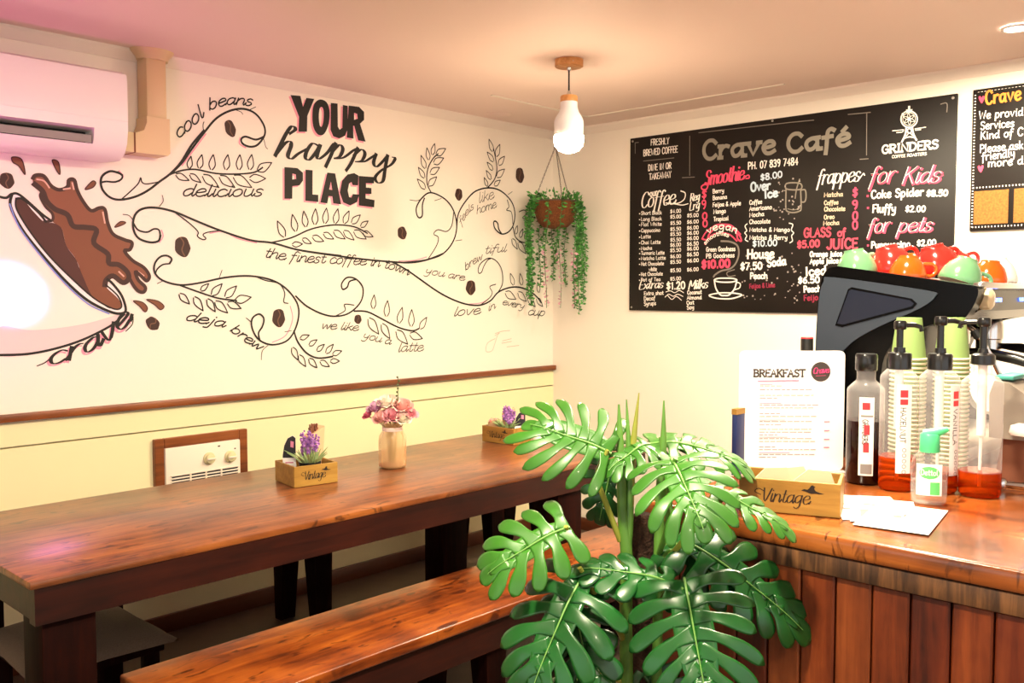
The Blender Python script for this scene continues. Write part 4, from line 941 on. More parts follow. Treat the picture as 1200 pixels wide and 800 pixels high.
struct('trim_4', MB().box(-1.0, -.26, -.466, -.45, H-.004, H).box(-.262, -.246, -1.6, -.45, H-.004, H), 'trim_paint')

# ------------------------------------------------------------------ long table and benches
t = thing('dining_table', 'long varnished wooden dining table with a scratched brown top, three planters and vase on it', 'table', (-2.25, -1.0, 0))
obj('tabletop', MB().rbox(-3.46, -1.03, -1.40, -.61, .731, .75, .004), 'table_wood', t)
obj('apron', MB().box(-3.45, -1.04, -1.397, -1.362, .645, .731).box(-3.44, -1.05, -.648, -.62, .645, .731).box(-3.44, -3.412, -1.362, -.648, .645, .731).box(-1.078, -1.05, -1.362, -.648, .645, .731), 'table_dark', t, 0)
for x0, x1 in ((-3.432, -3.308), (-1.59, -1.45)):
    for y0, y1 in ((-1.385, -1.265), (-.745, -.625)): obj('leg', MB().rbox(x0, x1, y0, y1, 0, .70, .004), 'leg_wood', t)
def bench(name, label, x0, x1, y0, y1, legx, m1, m2, m3, az=.32):
    b = thing(name, label, 'bench', ((x0+x1)/2, (y0+y1)/2, 0))
    obj('seat', MB().rbox(x0, x1, y0, y1, .415, .45, .006, 3), m1, b)
    obj('apron', MB().box(x0+.03, x1-.03, y0+.012, y0+.036, az, .415).box(x0+.03, x1-.03, y1-.036, y1-.012, az, .415).box(x0+.03, x0+.054, y0+.036, y1-.036, az, .415).box(x1-.054, x1-.03, y0+.036, y1-.036, az, .415), m2, b, 0)
    for lx in legx:
        for y, s in ((y0+.04, 1), (y1-.04, -1)):
            obj('leg', MB().hexa([(lx-.035, y-.02*s, 0), (lx+.035, y-.02*s, 0), (lx+.035, y+.025*s, 0), (lx-.035, y+.025*s, 0)][::1], [(lx-.045, y-.02*s, .414), (lx+.045, y-.02*s, .414), (lx+.045, y+.065*s, .414), (lx-.045, y+.065*s, .414)]), m3, b, 0)
    return b
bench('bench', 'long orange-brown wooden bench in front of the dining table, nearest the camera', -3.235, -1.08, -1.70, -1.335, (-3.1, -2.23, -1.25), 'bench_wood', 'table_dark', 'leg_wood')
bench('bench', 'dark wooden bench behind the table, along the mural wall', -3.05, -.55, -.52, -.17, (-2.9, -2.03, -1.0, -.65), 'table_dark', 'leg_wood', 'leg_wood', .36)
s = thing('stool', 'dark wooden stool tucked under the left end of the table, beneath a grey cushion', 'stool', (-3.19, -.95, 0))
obj('seat', MB().rbox(-3.36, -3.02, -1.14, -.76, .395, .425, .006), 'leg_wood', s)
for x in (-3.33, -3.05):
    for y in (-1.11, -.79): obj('leg', MB().rbox(x-.02, x+.02, y-.02, y+.02, 0, .395, .004), 'leg_wood', s)
rows = []
for i in range(25):
    r = []
    for j in range(25):
        u, v = i/12-1, j/12-1; e = max(abs(u), abs(v)); k = 1-.06*(1-min(abs(u), abs(v)))*(e**4)
        z = .427+.038*(1-abs(u)**3.5)**.6*(1-abs(v)**3.5)**.6+.006*math.sin(5*u+3*v)*(1-e)
        r.append((-3.19+u*.20*k, -.95+v*.225*k, z))
    rows.append(r)
m = MB().grid(rows); m.grid([[(p[0], p[1], .427-(p[2]-.427)*.02) for p in r] for r in rows])
tag(obj('cushion', m, 'cushion_cloth', None, 60), 'thin crumpled grey-brown seat cushion lying on the stool under the table', 'cushion')

# ------------------------------------------------------------------ counter
c = thing('service_counter', 'rustic L-shaped service counter with orange varnished top and vertical board front', 'counter', (-2.2, -3.2, 0))
bm = bmesh.new(); poly = [(-2.62, -2.49), (-2.62, -4.8), (-1.95, -4.8), (-1.95, -3.15), (-.95, -3.15), (-.95, -2.49)]
f = bm.faces.new([bm.verts.new((x, y, .93)) for x, y in poly]); ex = bmesh.ops.extrude_face_region(bm, geom=[f])
for v in [g for g in ex['geom'] if isinstance(g, bmesh.types.BMVert)]: v.co.z = .97
bmesh.ops.recalc_face_normals(bm, faces=bm.faces[:])
bmesh.ops.bevel(bm, geom=[e for e in bm.edges if abs(e.verts[0].co.z-e.verts[1].co.z) < .001], offset=.014, segments=4, affect='EDGES', profile=.6)
obj('worktop', MB().bm(bm), 'counter_wood', c)
lab(obj('edge_band', MB().rbox(-2.614, -2.594, -4.78, -2.50, .893, .93, .003).rbox(-2.594, -.97, -2.52, -2.50, .893, .93, .003), 'saw_wood', c), 'rough-sawn weathered timber band under the worktop edge')
m = MB(); y = -2.505; k = 0; bw = .0664
while y > -4.75:
    m.mi = (k*7+k//3) % 3; m.rbox(-2.606, -2.586, y-bw+.0035, y, .0, .893, .003, 1); y -= bw; k += 1
x = -2.58
while x < -1.0:
    m.mi = (k*5) % 3; m.rbox(x, x+bw-.0035, -2.525, -2.505, 0, .893, .003, 1); x += bw; k += 1
obj('board_front', m, ['board_wood_0', 'board_wood_1', 'board_wood_2'], c)
obj('carcass', MB().box(-2.586, -1.98, -4.75, -2.525, 0, .928).box(-1.98, -.98, -3.12, -2.525, 0, .928), 'shadow_black', c, 0)

# ------------------------------------------------------------------ wall mural
fnm = lambda u, v, d: (u, .006-d-.0002, v)
mu = thing('wall_mural', 'hand-painted coffee mural covering the white wall above the wooden rail', 'mural', (-1.6, .006, 1.1))
def mkey(e, i):
    if e[0] == 'L': return 'leaf_spray|black|%d' % i
    if e[0] == 'B': return 'coffee_bean|bean|%d' % i
    if e[0] == 'T': return 'script_lettering|%s|%d' % (e[1], i)
    if e[0] == 'P': return 'headline_script|black'
    if e[0] == 'G' or (e[0] == 'F' and e[1] in ('pink', 'black')): return 'headline_letter|black|%d' % i if e[1] == 'black' else 'letter_shadow|pink|%d' % (i+1)
    if e[1] in ('white', 'cupshade', 'blueline'): return 'coffee_cup|'+e[1]
    if e[0] == 'C' or (e[1] == 'coffee' and MURAL[i+1][0] == 'C'): return 'coffee_drop|%s|%d' % (e[1], i)
    if e[0] == 'F' or e[1] in ('brownline', 'shine'): return 'coffee_splash|'+e[1]
    return ('vine_scroll|%s|%d' if e[1] == 'black' else 'signature|%s' if e[1] == 'faint' else 'scroll_shading|%s|%d') % ((e[1], i) if e[1] != 'faint' else (e[1],))
made = {}
for key, mb in sorted(draw(MURAL, mkey, fnm).items(), key=lambda kv: kv[0].startswith(('bean_crease', 'letter_shadow'))):
    n, col = key.split('|')[:2]
    par = made.get(key.split('|', 2)[2]) if n == 'bean_crease' else made.get('headline_letter|black|'+key.split('|')[2]) if n == 'letter_shadow' else None
    made[key] = obj(n, mb, 'paint_'+col, par or mu, 0, False)

# ------------------------------------------------------------------ chalkboards
INK = {'white': 'white', 'chalk': 'grey', 'grey': 'thin grey', 'pink': 'pink', 'dpink': 'dark red', 'dpk': 'rose red', 'ice': 'pale blue', 'dim': 'faint tan', 'dot': 'speckled grey', 'orange': 'orange'}
def bkey(e, i):
    if e[0] != 'T': return 'chalk_drawing|'+e[1] if e[1] == 'dot' else 'chalk_drawing|%s|%d' % (e[1], i)
    n = 'chalk_price' if e[4][0] in '$0123456789' else 'chalk_heading' if e[6] or e[2] >= 8 else 'chalk_line'
    return '%s|%s|%d' % (n, e[1], i)
def board_lettering(root, data, fn):
    for key, mb in draw(data, bkey, fn).items():
        n, col = key.split('|')[:2]; o = lab(obj(n, mb, 'ink_'+col, root, 0, False), INK[col]+' chalk '+n.split('_')[1])
        if col == 'dot': o['kind'] = 'stuff'; o['label'] = 'speckled chalk dots'

cb = thing('menu_chalkboard', 'large black chalkboard menu headed Crave Café hanging on the right wall', 'chalkboard', (-.012, -1.42, 1.3))
obj('board', MB().rbox(-.014, -.001, -2.274, -.567, 1.303, 2.252, .003), 'chalkboard', cb)
for y, z in ((-.585, 2.235), (-2.256, 2.235), (-.585, 1.32), (-2.256, 1.32), (-1.42, 2.243)): lab(obj('screw', MB().lathe([(.006, 0), (.006, .002), (.003, .003)], n=10, M4=Matrix.Translation((-.014, y, z)) @ Matrix.Rotation(-PI/2, 4, 'Y')), 'steel', cb), 'small steel fixing screw')
board_lettering(cb, BOARD, lambda u, v, d: (-.0142-d, -u, v))
nb = thing('notice_board', 'black notice board with cork panels cut off by the right edge of the photo', 'notice board', (-.012, -2.75, 1.66))
obj('board', MB().rbox(-.016, -.001, -3.15, -2.336, 1.664, 2.256, .003), 'chalkboard', nb)
for y0, y1 in ((-2.485, -2.352), (-2.66, -2.505), (-2.835, -2.68), (-3.01, -2.855), (-3.135, -3.03)): obj('cork_panel', MB().rbox(-.019, -.0155, y0, y1, 1.69, 1.83, .001, 1), 'cork', nb)
m = MB()
for i in range(62):
    for z, sl in ((1.845, .5), (1.68, -.5)): y = -2.345-i*.0125; m.box(-.0175, -.0165, y-.006, y-.002, z-.003, z+.003)
    if i < 45: z = 1.68+i*.0125; m.box(-.0175, -.0165, -2.349, -2.343, z, z+.004)
    if i < 60: y = -2.355-i*.013; m.box(-.0175, -.0165, y-.007, y, 2.243, 2.2445)
lab(obj('stitching', m, 'ink_white', nb, 0), 'white stitch-like border marks')
board_lettering(nb, NOTICE, lambda u, v, d: (-.0162-d, -u, v))

# ------------------------------------------------------------------ air conditioner and its pipe cover
ac = thing('air_conditioner', 'white split air conditioner high on the wall, cut by the left edge', 'air conditioner', (-3.1, -.1, 1.895))
P = lambda u, v, d: (d, .004-u, v)
full = [(0, 2.225), (.14, 2.225), (.17, 2.222), (.20, 2.206), (.205, 2.19), (.207, 2.04), (.205, 2.0), (.195, 1.955), (.175, 1.922), (.13, 1.9), (0, 1.905)]
obj('casing', MB().prism(full, P, -2.79, -2.667).prism(full, P, -3.6, -3.5).prism([p for p in full if p[1] > 1.995]+[(.17, 1.992), (.0, 1.992)], P, -3.5, -2.79).prism([(0, 1.905), (.13, 1.9), (.175, 1.922), (.19, 1.944), (.10, 1.944), (0, 1.944)], P, -3.5, -2.79), 'white_plastic', ac, 40)
lab(obj('air_outlet', MB().box(-3.5, -2.79, -.12, -.02, 1.943, 1.993), 'slot_black', ac, 0), 'dark slot')
lab(obj('louvre', MB().hexa([(-3.49, -.196, 1.945), (-2.80, -.196, 1.945), (-2.80, -.125, 1.958), (-3.49, -.125, 1.958)], [(-3.49, -.199, 1.972), (-2.80, -.199, 1.972), (-2.80, -.125, 1.966), (-3.49, -.125, 1.966)]), 'grey_plastic', ac), 'grey swing flap')
obj('front_panel', MB().prism([(.200, 2.036), (.2095, 2.036), (.2085, 2.188), (.203, 2.209), (.199, 2.205)], P, -3.6, -2.668), 'white_plastic', ac)
lab(obj('seam', MB().box(-3.5, -2.80, -.193, -.19, 1.9475, 1.9515), 'slot_black', ac, 0), 'dark lower slit')
pc = thing('pipe_cover', 'beige plastic pipe cover rising from the air conditioner to the ceiling', 'pipe cover', (-2.5, -.04, 1.93))
obj('duct', MB().rbox(-2.535, -2.452, -.08, .004, 2.06, 2.335, .008), 'beige_plastic', pc)
e = [(-2.665, 1.945), (-2.665, 2.02), (-2.585, 2.02), (-2.552, 2.035), (-2.54, 2.065), (-2.54, 2.09), (-2.447, 2.09), (-2.447, 1.955), (-2.457, 1.945)]
obj('elbow', MB().prism(e, lambda u, v, d: (u, d, v), -.088, .004), 'beige_plastic', pc, 40)
lab(obj('joint_ring', MB().box(-2.593, -2.587, -.0895, .003, 1.944, 2.021), 'dried_brown', pc, 0), 'dark joint line')
obj('ceiling_flange', MB().lathe([(.062, 2.316), (.064, 2.326), (.082, 2.346), (.086, 2.3545)], (-2.493, -.045, 0), 24, sy=.75), 'beige_plastic', pc, 60)

# ------------------------------------------------------------------ lamps and ceiling fittings
pl = thing('pendant_lamp', 'white bottle-shaped pendant lamp with a lit globe and wooden top, hanging from the ceiling', 'lamp', (-1.263, -1.16, 2.355))
cx, cy = -1.263, -1.16
obj('canopy', MB().lathe([(.054, 2.325), (.058, 2.328), (.058, 2.354)], (cx, cy, 0), 32), 'lamp_wood', pl, 40)
lab(obj('canopy_screw', MB().ico((cx-.03, cy-.045, 2.338), .005).ico((cx+.045, cy-.02, 2.338), .005), 'chrome', pl), 'small brass-coloured screws')
obj('cord', MB().tube([(cx, cy, 2.33), (cx, cy, 2.22)], .0035), 'black_cord', pl)
obj('cord_grip', MB().lathe([(.006, 2.31), (.009, 2.316), (.009, 2.326)], (cx, cy, 0), 16), 'chrome', pl)
obj('cord_ferrule', MB().lathe([(.012, 2.208), (.008, 2.222), (.005, 2.23)], (cx, cy, 0), 16), 'chrome', pl)
obj('collar', MB().lathe([(.036, 2.184), (.036, 2.205), (.033, 2.209)], (cx, cy, 0), 32), 'lamp_wood', pl, 40)
prof = [(.035, 2.184), (.036, 2.16), (.041, 2.143), (.054, 2.122), (.060, 2.107), (.061, 2.09), (.059, 2.048)]
obj('lamp_shade', MB().lathe(prof+[(r-.004, z) for r, z in prof[::-1]], (cx, cy, 0), 40, (False, False)), 'white_ceramic', pl, 60)
obj('bulb', MB().lathe([(.02, 2.10), (.035, 2.09), (.052, 2.07), (.0575, 2.052), (.0625, 2.035), (.058, 2.008), (.042, 1.988), (.02, 1.979), (.004, 1.977)], (cx, cy, 0), 32), 'bulb_glow', pl, 80)
o = tag(obj('ceiling_speaker', MB().lathe([(.062, 2.349), (.066, 2.352), (.066, 2.3545)], (-.63, -.15, 0), 32), 'ceiling_paint', None, 40), 'flat round disc on the ceiling near the mural wall', 'ceiling cover')
dl = thing('downlight', 'lit white recessed downlight at the upper right corner of the photo', 'ceiling light', (-.53, -2.63, 2.35))
obj('rim', MB().lathe([(.052, 2.352), (.05, 2.346), (.040, 2.346), (.038, 2.353)], (-.53, -2.63, 0), 32, (False, False)), 'white_plastic', dl, 60); obj('lens', MB().lathe([(.039, 2.349), (.039, 2.3535)], (-.53, -2.63, 0), 32), 'downlight_glow', dl)

# ------------------------------------------------------------------ wall heater
h = thing('wall_heater', 'cream wall heater with two knobs in a brown wooden frame behind the table', 'heater', (-2.295, 0, .3))
m = MB()
for a in ((-2.505, -2.465, .30, .808), (-2.125, -2.085, .30, .808), (-2.465, -2.125, .768, .808), (-2.465, -2.125, .30, .335)): m.rbox(a[0], a[1], -.022, .002, a[2], a[3], .003, 1)
obj('frame', m, 'rail_wood', h)
obj('faceplate', MB().rbox(-2.465, -2.125, -.03, .002, .335, .768, .006), 'heater_enamel', h)
for x, z in ((-2.274, .704), (-2.176, .699)):
    k = obj('knob', MB().lathe([(.026, 0), (.026, .006), (.021, .010), (.020, .020), (.017, .022)], n=24, M4=Matrix.Translation((x, -.03, z)) @ Matrix.Rotation(PI/2, 4, 'X')), 'knob_cream', h, 40)
    obj('grip', MB().rbox(x-.019, x+.019, -.058, -.05, z-.004, z+.004, .002), 'heater_enamel', k)
m = MB(); m.box(-2.44, -2.14, -.0312, -.03, .50, .655)
obj('grille_opening', m, 'grille_dark', h, 0)
m = MB()
for i in range(13): m.rbox(-2.445, -2.135, -.036, -.031, .500+i*.0125, .5055+i*.0125, .001, 1)
for x in (-2.36, -2.29, -2.22): m.box(x-.003, x+.003, -.037, -.031, .50, .655)
obj('grille', m, 'heater_enamel', h)
lab(obj('indicator', MB().box(-2.232, -2.222, -.031, -.03, .747, .753).box(-2.155, -2.148, -.031, -.03, .728, .733), 'ink_dark', h, 0), 'small dark marks beside the knobs')

# ------------------------------------------------------------------ planter boxes with the word and bird
BIRD = '0,2 3,3.4 6,3 8,4.6 9.4,6.6 11,7 12.2,6.2 13.6,5.9 12.4,5.2 12.6,3.6 14,2.2 17,1.4 22,.6 17,.2 13,.4 10,0 7,.6 4,1.6'
def crate(name, label, p0, p1, W, Hh, flip=False):
    """small wooden box; the printed face runs from p0 to p1"""
    u = Vector((p1[0]-p0[0], p1[1]-p0[1], 0)); L = u.length; ang = math.atan2(u.y, u.x); n = Vector((-u.y, u.x, 0))/L
    cc = Vector((p0[0], p0[1], p0[2]))+u/2+n*W/2
    r = thing(name, label, 'wooden box', cc, local=True); r.rotation_euler = (0, 0, ang); th = .007
    obj('side', MB().rbox(-L/2, L/2, -W/2, -W/2+th, 0, Hh, .001, 1), 'box_wood', r); obj('side', MB().rbox(-L/2, L/2, W/2-th, W/2, 0, Hh, .001, 1), 'box_wood', r)
    for s in (-1, 1): obj('end', MB().rbox(s*L/2-(th if s > 0 else 0), s*L/2+(th if s < 0 else 0), -W/2+th, W/2-th, 0, Hh, .001, 1), 'box_wood', r)
    obj('base', MB().box(-L/2+th, L/2-th, -W/2+th, W/2-th, .001, .006), 'box_wood', r, 0)
    fn = lambda a, b, d: (a, -W/2-d, b)
    m = MB(); letters(m, 'Vintage', [(-L*.28, Hh*.32), (L*.20, Hh*.34)], Hh*.40, Hh*.040, fn, .0008, 'p')
    m2 = MB(); k = L*.0115; fill(m2, [[(L*.12+(px*.9)*k, Hh*.66+py*k*1.1) for px, py in (tuple(map(float, q.split(','))) for q in BIRD.split())]], fn, .0008)
    ribbon(m, catmull([(-L*.24, Hh*.62), (-L*.30, Hh*.70), (-L*.34, Hh*.60), (-L*.28, Hh*.52)], 5), Hh*.02, fn, .0008)
    obj('printed_word', m, 'print_black', r, 0, False); obj('printed_bird', m2, 'print_black', r, 0, False)
    return r, Matrix.Translation(cc) @ Matrix.Rotation(ang, 4, 'Z')
r1, X1 = crate('planter_box', 'wooden box with a printed word holding lavender, nearest the wall heater', (-2.484, -.983, .751), (-2.326, -1.01, .751), .16, .07)
r2, X2 = crate('planter_box', 'wooden printed box at the far end of the table by the corner', (-1.373, -.763, .751), (-1.36, -.94, .751), .12, .07)
r3, X3 = crate('napkin_box', 'wooden printed box of napkins on the counter in front of the breakfast menu', (-2.559, -2.679, .971), (-2.493, -2.86, .971), .12, .066)
def lavender(label, X4, x, y, sc=1):
    p = X4 @ Vector((x, y, .008)); r = thing('lavender_pot', label, 'potted plant', p)
    obj('pot', MB().lathe([(.026*sc, 0), (.036*sc, .055*sc), (.038*sc, .058*sc), (.038*sc, .066*sc), (.034*sc, .066*sc), (.033*sc, .05*sc)], p, 24), 'pot_black', r, 40)
    m = MB(); f1 = MB()
    for i in range(34):
        a = random.uniform(0, 2*PI); l = random.uniform(.045, .085)*sc; o = random.uniform(.25, .9); b = p+Vector((.02*math.cos(a), .02*math.sin(a), .05*sc)); q = b+Vector((math.cos(a)*l*o, math.sin(a)*l*o, l*(1.1-o*.5)))
        m.tube([b, (b+q)/2+Vector((0, 0, .008)), q], [.0025*sc, .004*sc, .0008], 5)
    for i in range(15):
        a = random.uniform(0, 2*PI); rr = random.uniform(0, .034)*sc; h_ = random.uniform(.10, .15)*sc; b = p+Vector((rr*.5*math.cos(a), rr*.5*math.sin(a), .06*sc)); q = p+Vector((rr*1.3*math.cos(a), rr*1.3*math.sin(a), h_))
        m.tube([b, q], .0012, 4)
        for k in range(9):
            f1.mi = (i+k) % 2; w = q+Vector((random.uniform(-.006, .006), random.uniform(-.006, .006), -.02+k*.0052)); f1.ico(w, .0058*(1.15-k*.06), 1, jit=.25)
    obj('foliage', m, 'sage', r); obj('flower_spikes', f1, ['lavender', 'lavender_deep'], r)
lavender('purple lavender in a black pot inside the box nearest the wall heater', X1, .0, -.03)
lavender('pink-purple lavender inside the far box at the corner end of the table', X2, .0, .005, .85)
def sheet(mb, pts, th, nrm):
    n = Vector(nrm).normalized()*th; mb.add([Vector(p) for p in pts]+[Vector(p)+n for p in pts], [tuple(range(len(pts)))[::-1], tuple(range(len(pts), 2*len(pts)))]+[(i, (i+1) % len(pts), (i+1) % len(pts)+len(pts), i+len(pts)) for i in range(len(pts))])
def card(label, X4, x, y, rot, w, hh, up, lean=0):
    F = X4 @ Matrix.Translation((x, y, .0075)) @ Matrix.Rotation(rot, 4, 'Z') @ Matrix.Rotation(lean, 4, 'X')
    r = thing('leaflet', label, 'leaflet', F @ Vector((0, 0, 0)))
    prof = [(-w/2, 0), (w/2, 0), (w/2, hh*.95), (w*.28, hh), (-w*.1, hh*.94), (-w*.36, hh*.78), (-w/2, hh*.55)]
    if not up: prof = [(-a, b) for a, b in prof]
    m = MB(); sheet(m, [F @ Vector((a, 0, b)) for a, b in prof], .0012, F.to_3x3() @ Vector((0, 1, 0))); obj('card_face', m, 'label_white', r, 0)
    d = [(a, max(b, hh*.50)) for a, b in prof]; dd = [(a*.99, b*.995) for a, b in d]
    m = MB(); fill(m, [dd], lambda u, v, q: F @ Vector((u, -q, v)), .0006); lab(obj('dark_print', m, 'card_dark', r, 0), 'dark upper half')
    m = MB(); fill(m, [[(.1*w, hh*.74), (.34*w, hh*.72), (.36*w, hh*.86), (.12*w, hh*.88)] if up else [(-.34*w, hh*.72), (-.1*w, hh*.74), (-.12*w, hh*.88), (-.36*w, hh*.86)]], lambda u, v, q: F @ Vector((u, -q, v)), .001)
    for k in range(4): m.add([F @ Vector((a, -.0008, b)) for a, b in ((-.3*w, hh*(.1+.09*k)), (.3*w, hh*(.1+.09*k)), (.3*w, hh*(.13+.09*k)), (-.3*w, hh*(.13+.09*k)))], [(0, 1, 2, 3)])
    lab(obj('small_print', m, 'ink_pale', r, 0), 'pale printed marks')
card('narrow black and white leaflet standing left of the lavender in the nearer table box', X1, -.048, .03, -.5, .045, .155, True, .08)
card('black and white leaflet standing in the far table box', X2, .05, .035, 1.0, .05, .125, True, -.05)
def bag(label, X4, x, y, rot, w, hh):
    F = X4 @ Matrix.Translation((x, y, .0075)) @ Matrix.Rotation(rot, 4, 'Z'); r = thing('kraft_bag', label, 'paper bag', F @ Vector((0, 0, 0)))
    m = MB(); m.xf(F); b = [(-w/2, -.012), (w/2, -.012), (w/2, .012), (-w/2, .012)]
    m.hexa([F @ Vector((a*.8, c_, 0)) for a, c_ in b], [F @ Vector((a*1.05, c_*1.6, hh*(1 if a > 0 else .82))) for a, c_ in b]); obj('bag', m, 'kraft', r, 0)
    m = MB()
    for i in range(40):
        a = random.uniform(-w*.42, w*.2); q = F @ Vector((a, random.uniform(-.012, .012), hh*random.uniform(.9, 1.06))); m.tube([F @ Vector((a*.5, 0, hh*.55)), q], [.0012, .0028], 4)
    lab(obj('dried_stems', m, 'dried_brown', r), 'dark brown bristly tops')
bag('tan paper bag of brown dried stems standing right of the lavender in the nearer box', X1, .05, .04, .15, .06, .175)
bag('pinkish paper bag of dried stems standing in the far table box', X2, -.02, .04, .9, .05, .135)
def rosette(mb, c, r, ax=(0, 0, 1), n=14):
    """a full rose: cupped overlapping petals wrapped round a tight centre"""
    F = Matrix.Translation(c) @ Vector(ax).to_track_quat('Z', 'Y').to_matrix().to_4x4()
    for i in range(n):
        a = i*2.4; q = (i+1)/n; R_ = r*(.22+.78*q); top = r*(.62-.42*q); half = 1.35-.55*q
        rows = []
        for s in range(6):
            v = s/5; row = []
            for k in range(6):
                u = (k/5-.5)*2; ed = 1-.28*u*u*(v if v > .5 else 0)
                rr = R_*(.25+.75*math.sin(min(1, v*1.25)*PI/2))*(1+.16*q*max(0, v-.7)/.3); zz = -.55*r+(top+.55*r)*v*ed-(.10*r*q*max(0, v-.8)/.2)
                ang = a+u*half*math.sin(PI*(.25+.5*v)); row.append(F @ Vector((rr*math.cos(ang), rr*math.sin(ang), zz)))
            rows.append(row)
        mb.grid(rows)
# glass jar with the posy
VX, VY = -2.021, -.935
v = thing('glass_vase', 'amber glass jar vase with a white band on the table, holding roses', 'vase', (VX, VY, .751))
pr = [(.046, .0), (.051, .004), (.052, .012), (.052, .10), (.049, .118), (.039, .135), (.036, .142), (.037, .152), (.047, .172)]
obj('jar', MB().lathe(pr, (VX, VY, .751), 36, (True, False)), 'jar_glass', v, 60)
obj('band', MB().lathe([(.0378, .138), (.0385, .141), (.0385, .149), (.0378, .152)], (VX, VY, .751), 32, (False, False)), 'ribbon_white', v, 60)
obj('base_ring', MB().lathe([(.045, .002), (.0505, .006), (.0505, .010), (.045, .012)], (VX, VY, .751), 32), 'dried_brown', v, 60)
hdr = Vector((-.69, -.72, 0)); sid = Vector((.68, -.73, 0))
def flower(label, a, z, dpt, r, mat, n=14):
    c_ = Vector((VX, VY, .751+z))+sid*a*.93+hdr*dpt*1.0; r *= 1.18; f_ = thing('rose', label, 'flower', (c_.x, c_.y, c_.z-r*.4), 'roses in the jar vase')
    ax = Vector((sid.x*a*4+hdr.x*(dpt*6+.25), sid.y*a*4+hdr.y*(dpt*6+.25), .55)); m = MB(); rosette(m, c_, r, ax, n=n); obj('petals', m, mat, f_, 60)
    obj('stem', MB().tube([(VX+sid.x*a*.12, VY+sid.y*a*.12, .77), (VX+sid.x*a*.22, VY+sid.y*a*.22, .90), c_-ax.normalized()*r*.3], .0022, 5), 'stem_green', f_)
flower('pink rose at the front centre of the bouquet, above the jar neck', .006, .200, .035, .030, 'rose_pink', 18)
flower('pale pink rose at the front left of the bouquet', -.040, .193, .03, .030, 'rose_blush')
flower('mauve rose at the upper left of the bouquet', -.068, .228, .0, .030, 'rose_mauve')
flower('large cream-white rose at the top of the bouquet', -.022, .245, -.01, .040, 'rose_white', 18)
flower('blush pink rose at the upper right of the bouquet', .045, .232, .0, .036, 'rose_blush', 18)
flower('deeper pink rose at the right edge of the bouquet', .074, .205, .01, .026, 'rose_pink')
flower('small deep pink bud hanging at the left tip of the bouquet', -.100, .198, .01, .018, 'rose_deep', 9)
flower('cream-white rose low on the right of the bouquet', .045, .190, .035, .026, 'rose_white')
m = MB()
for i in range(10):
    a = random.uniform(-.07, .07); q = Vector((VX, VY, .751))+sid*a+Vector((0, 0, random.uniform(.17, .21))); m.tube([(VX, VY, .9), q], [.0015, .001], 4); m.ico(q, .008, 1, (1, 1, .4), .2)
q0 = Vector((VX, VY, .93))+sid*.022; m.tube([(VX, VY, .88), q0+Vector((0, 0, .06)), q0+Vector((0, 0, .16))], .0012, 4)
for i in range(7): m.ico(q0+Vector((random.uniform(-.005, .005), random.uniform(-.005, .005), .075+i*.014)), .0045, 1, jit=.2)
tag(obj('greenery_sprig', m, 'stem_green'), 'thin green sprig rising among the roses in the jar', 'greenery')
# small things beside and in the far box
j = thing('salt_shaker', 'small white shaker standing right of the far box on the table', 'shaker', (-1.275, -1.0, .751))
obj('body', MB().lathe([(.016, 0), (.02, .004), (.021, .02), (.016, .045), (.014, .055)], (-1.275, -1.0, .751), 20), 'cup_white', j, 60); obj('cap', MB().lathe([(.0145, .055), (.0145, .066), (.009, .071)], (-1.275, -1.0, .751), 20), 'steel', j, 50)
p = X2 @ Vector((-.055, -.015, .0075))
f_ = thing('posy_cup', 'small peach cup of cream flowers in the left of the far table box', 'flower cup', p)
obj('cup', MB().lathe([(.022, 0), (.028, .055), (.03, .075)], p, 20), 'kraft', f_, 60); m = MB()
for dx, dy in ((-.014, 0), (.014, .004), (0, .014), (.002, -.014)): rosette(m, p+Vector((dx, dy, .083)), .018, (dx*10, dy*10, 1), n=9)
obj('blooms', m, 'rose_blush', f_, 60)
# napkins in the counter box
for i, (x, y, rot, ln) in enumerate(((-.03, .0, .25, .35), (.02, .015, -.3, .5), (.05, -.01, .1, .25))):
    F = X3 @ Matrix.Translation((x, y, .012)) @ Matrix.Rotation(rot, 4, 'Z') @ Matrix.Rotation(-ln, 4, 'Y')
    m = MB(); sheet(m, [F @ Vector(q) for q in ((-.04, .006*i-.02, 0), (.045, .006*i-.02, 0), (.04, .006*i-.02, .062), (.0, .006*i-.02, .074), (-.038, .006*i-.02, .055))], .004, F.to_3x3() @ Vector((0, 1, 0)))
    tag(obj('napkin', m, 'napkin', None, 0), ('cream folded napkin leaning at the left in the counter box', 'pointed cream napkin standing in the middle of the counter box', 'cream folded napkin at the right end of the counter box')[i], 'napkin', 'napkins in the counter box')

# ------------------------------------------------------------------ hanging plant
hx, hy = -.216, -.198
hp = thing('hanging_plant', 'trailing green plant in a coir basket hung by chains in the corner', 'hanging plant', (hx, hy, 1.25))
obj('basket', MB().lathe([(.03, 1.765), (.07, 1.772), (.10, 1.80), (.118, 1.85), (.124, 1.915), (.118, 1.915), (.11, 1.86), (.06, 1.80)], (hx, hy, 0), 32), 'coir', hp, 60)
obj('basket_rim', MB().tube([(hx+.125*math.cos(a*PI/12), hy+.125*math.sin(a*PI/12), 1.915) for a in range(25)], .004, 6), 'wire', hp)
top = Vector((hx, hy, 2.228))
for k in range(3):
    a = math.radians(20+120*k); b = Vector((hx+.123*math.cos(a), hy+.123*math.sin(a), 1.915)); m = MB(); n = 30
    for i in range(n):
        p = b.lerp(top, (i+.5)/n); d = (top-b).normalized(); s = d.cross(Vector((0, 0, 1)) if i % 2 else d.cross(Vector((0, 0, 1)))).normalized()
        m.tube([p+(d*math.cos(t_*PI/4)*.0072+s*math.sin(t_*PI/4)*.0032) for t_ in range(9)], .0011, 4, False)
    obj('chain', m, 'wire', hp)
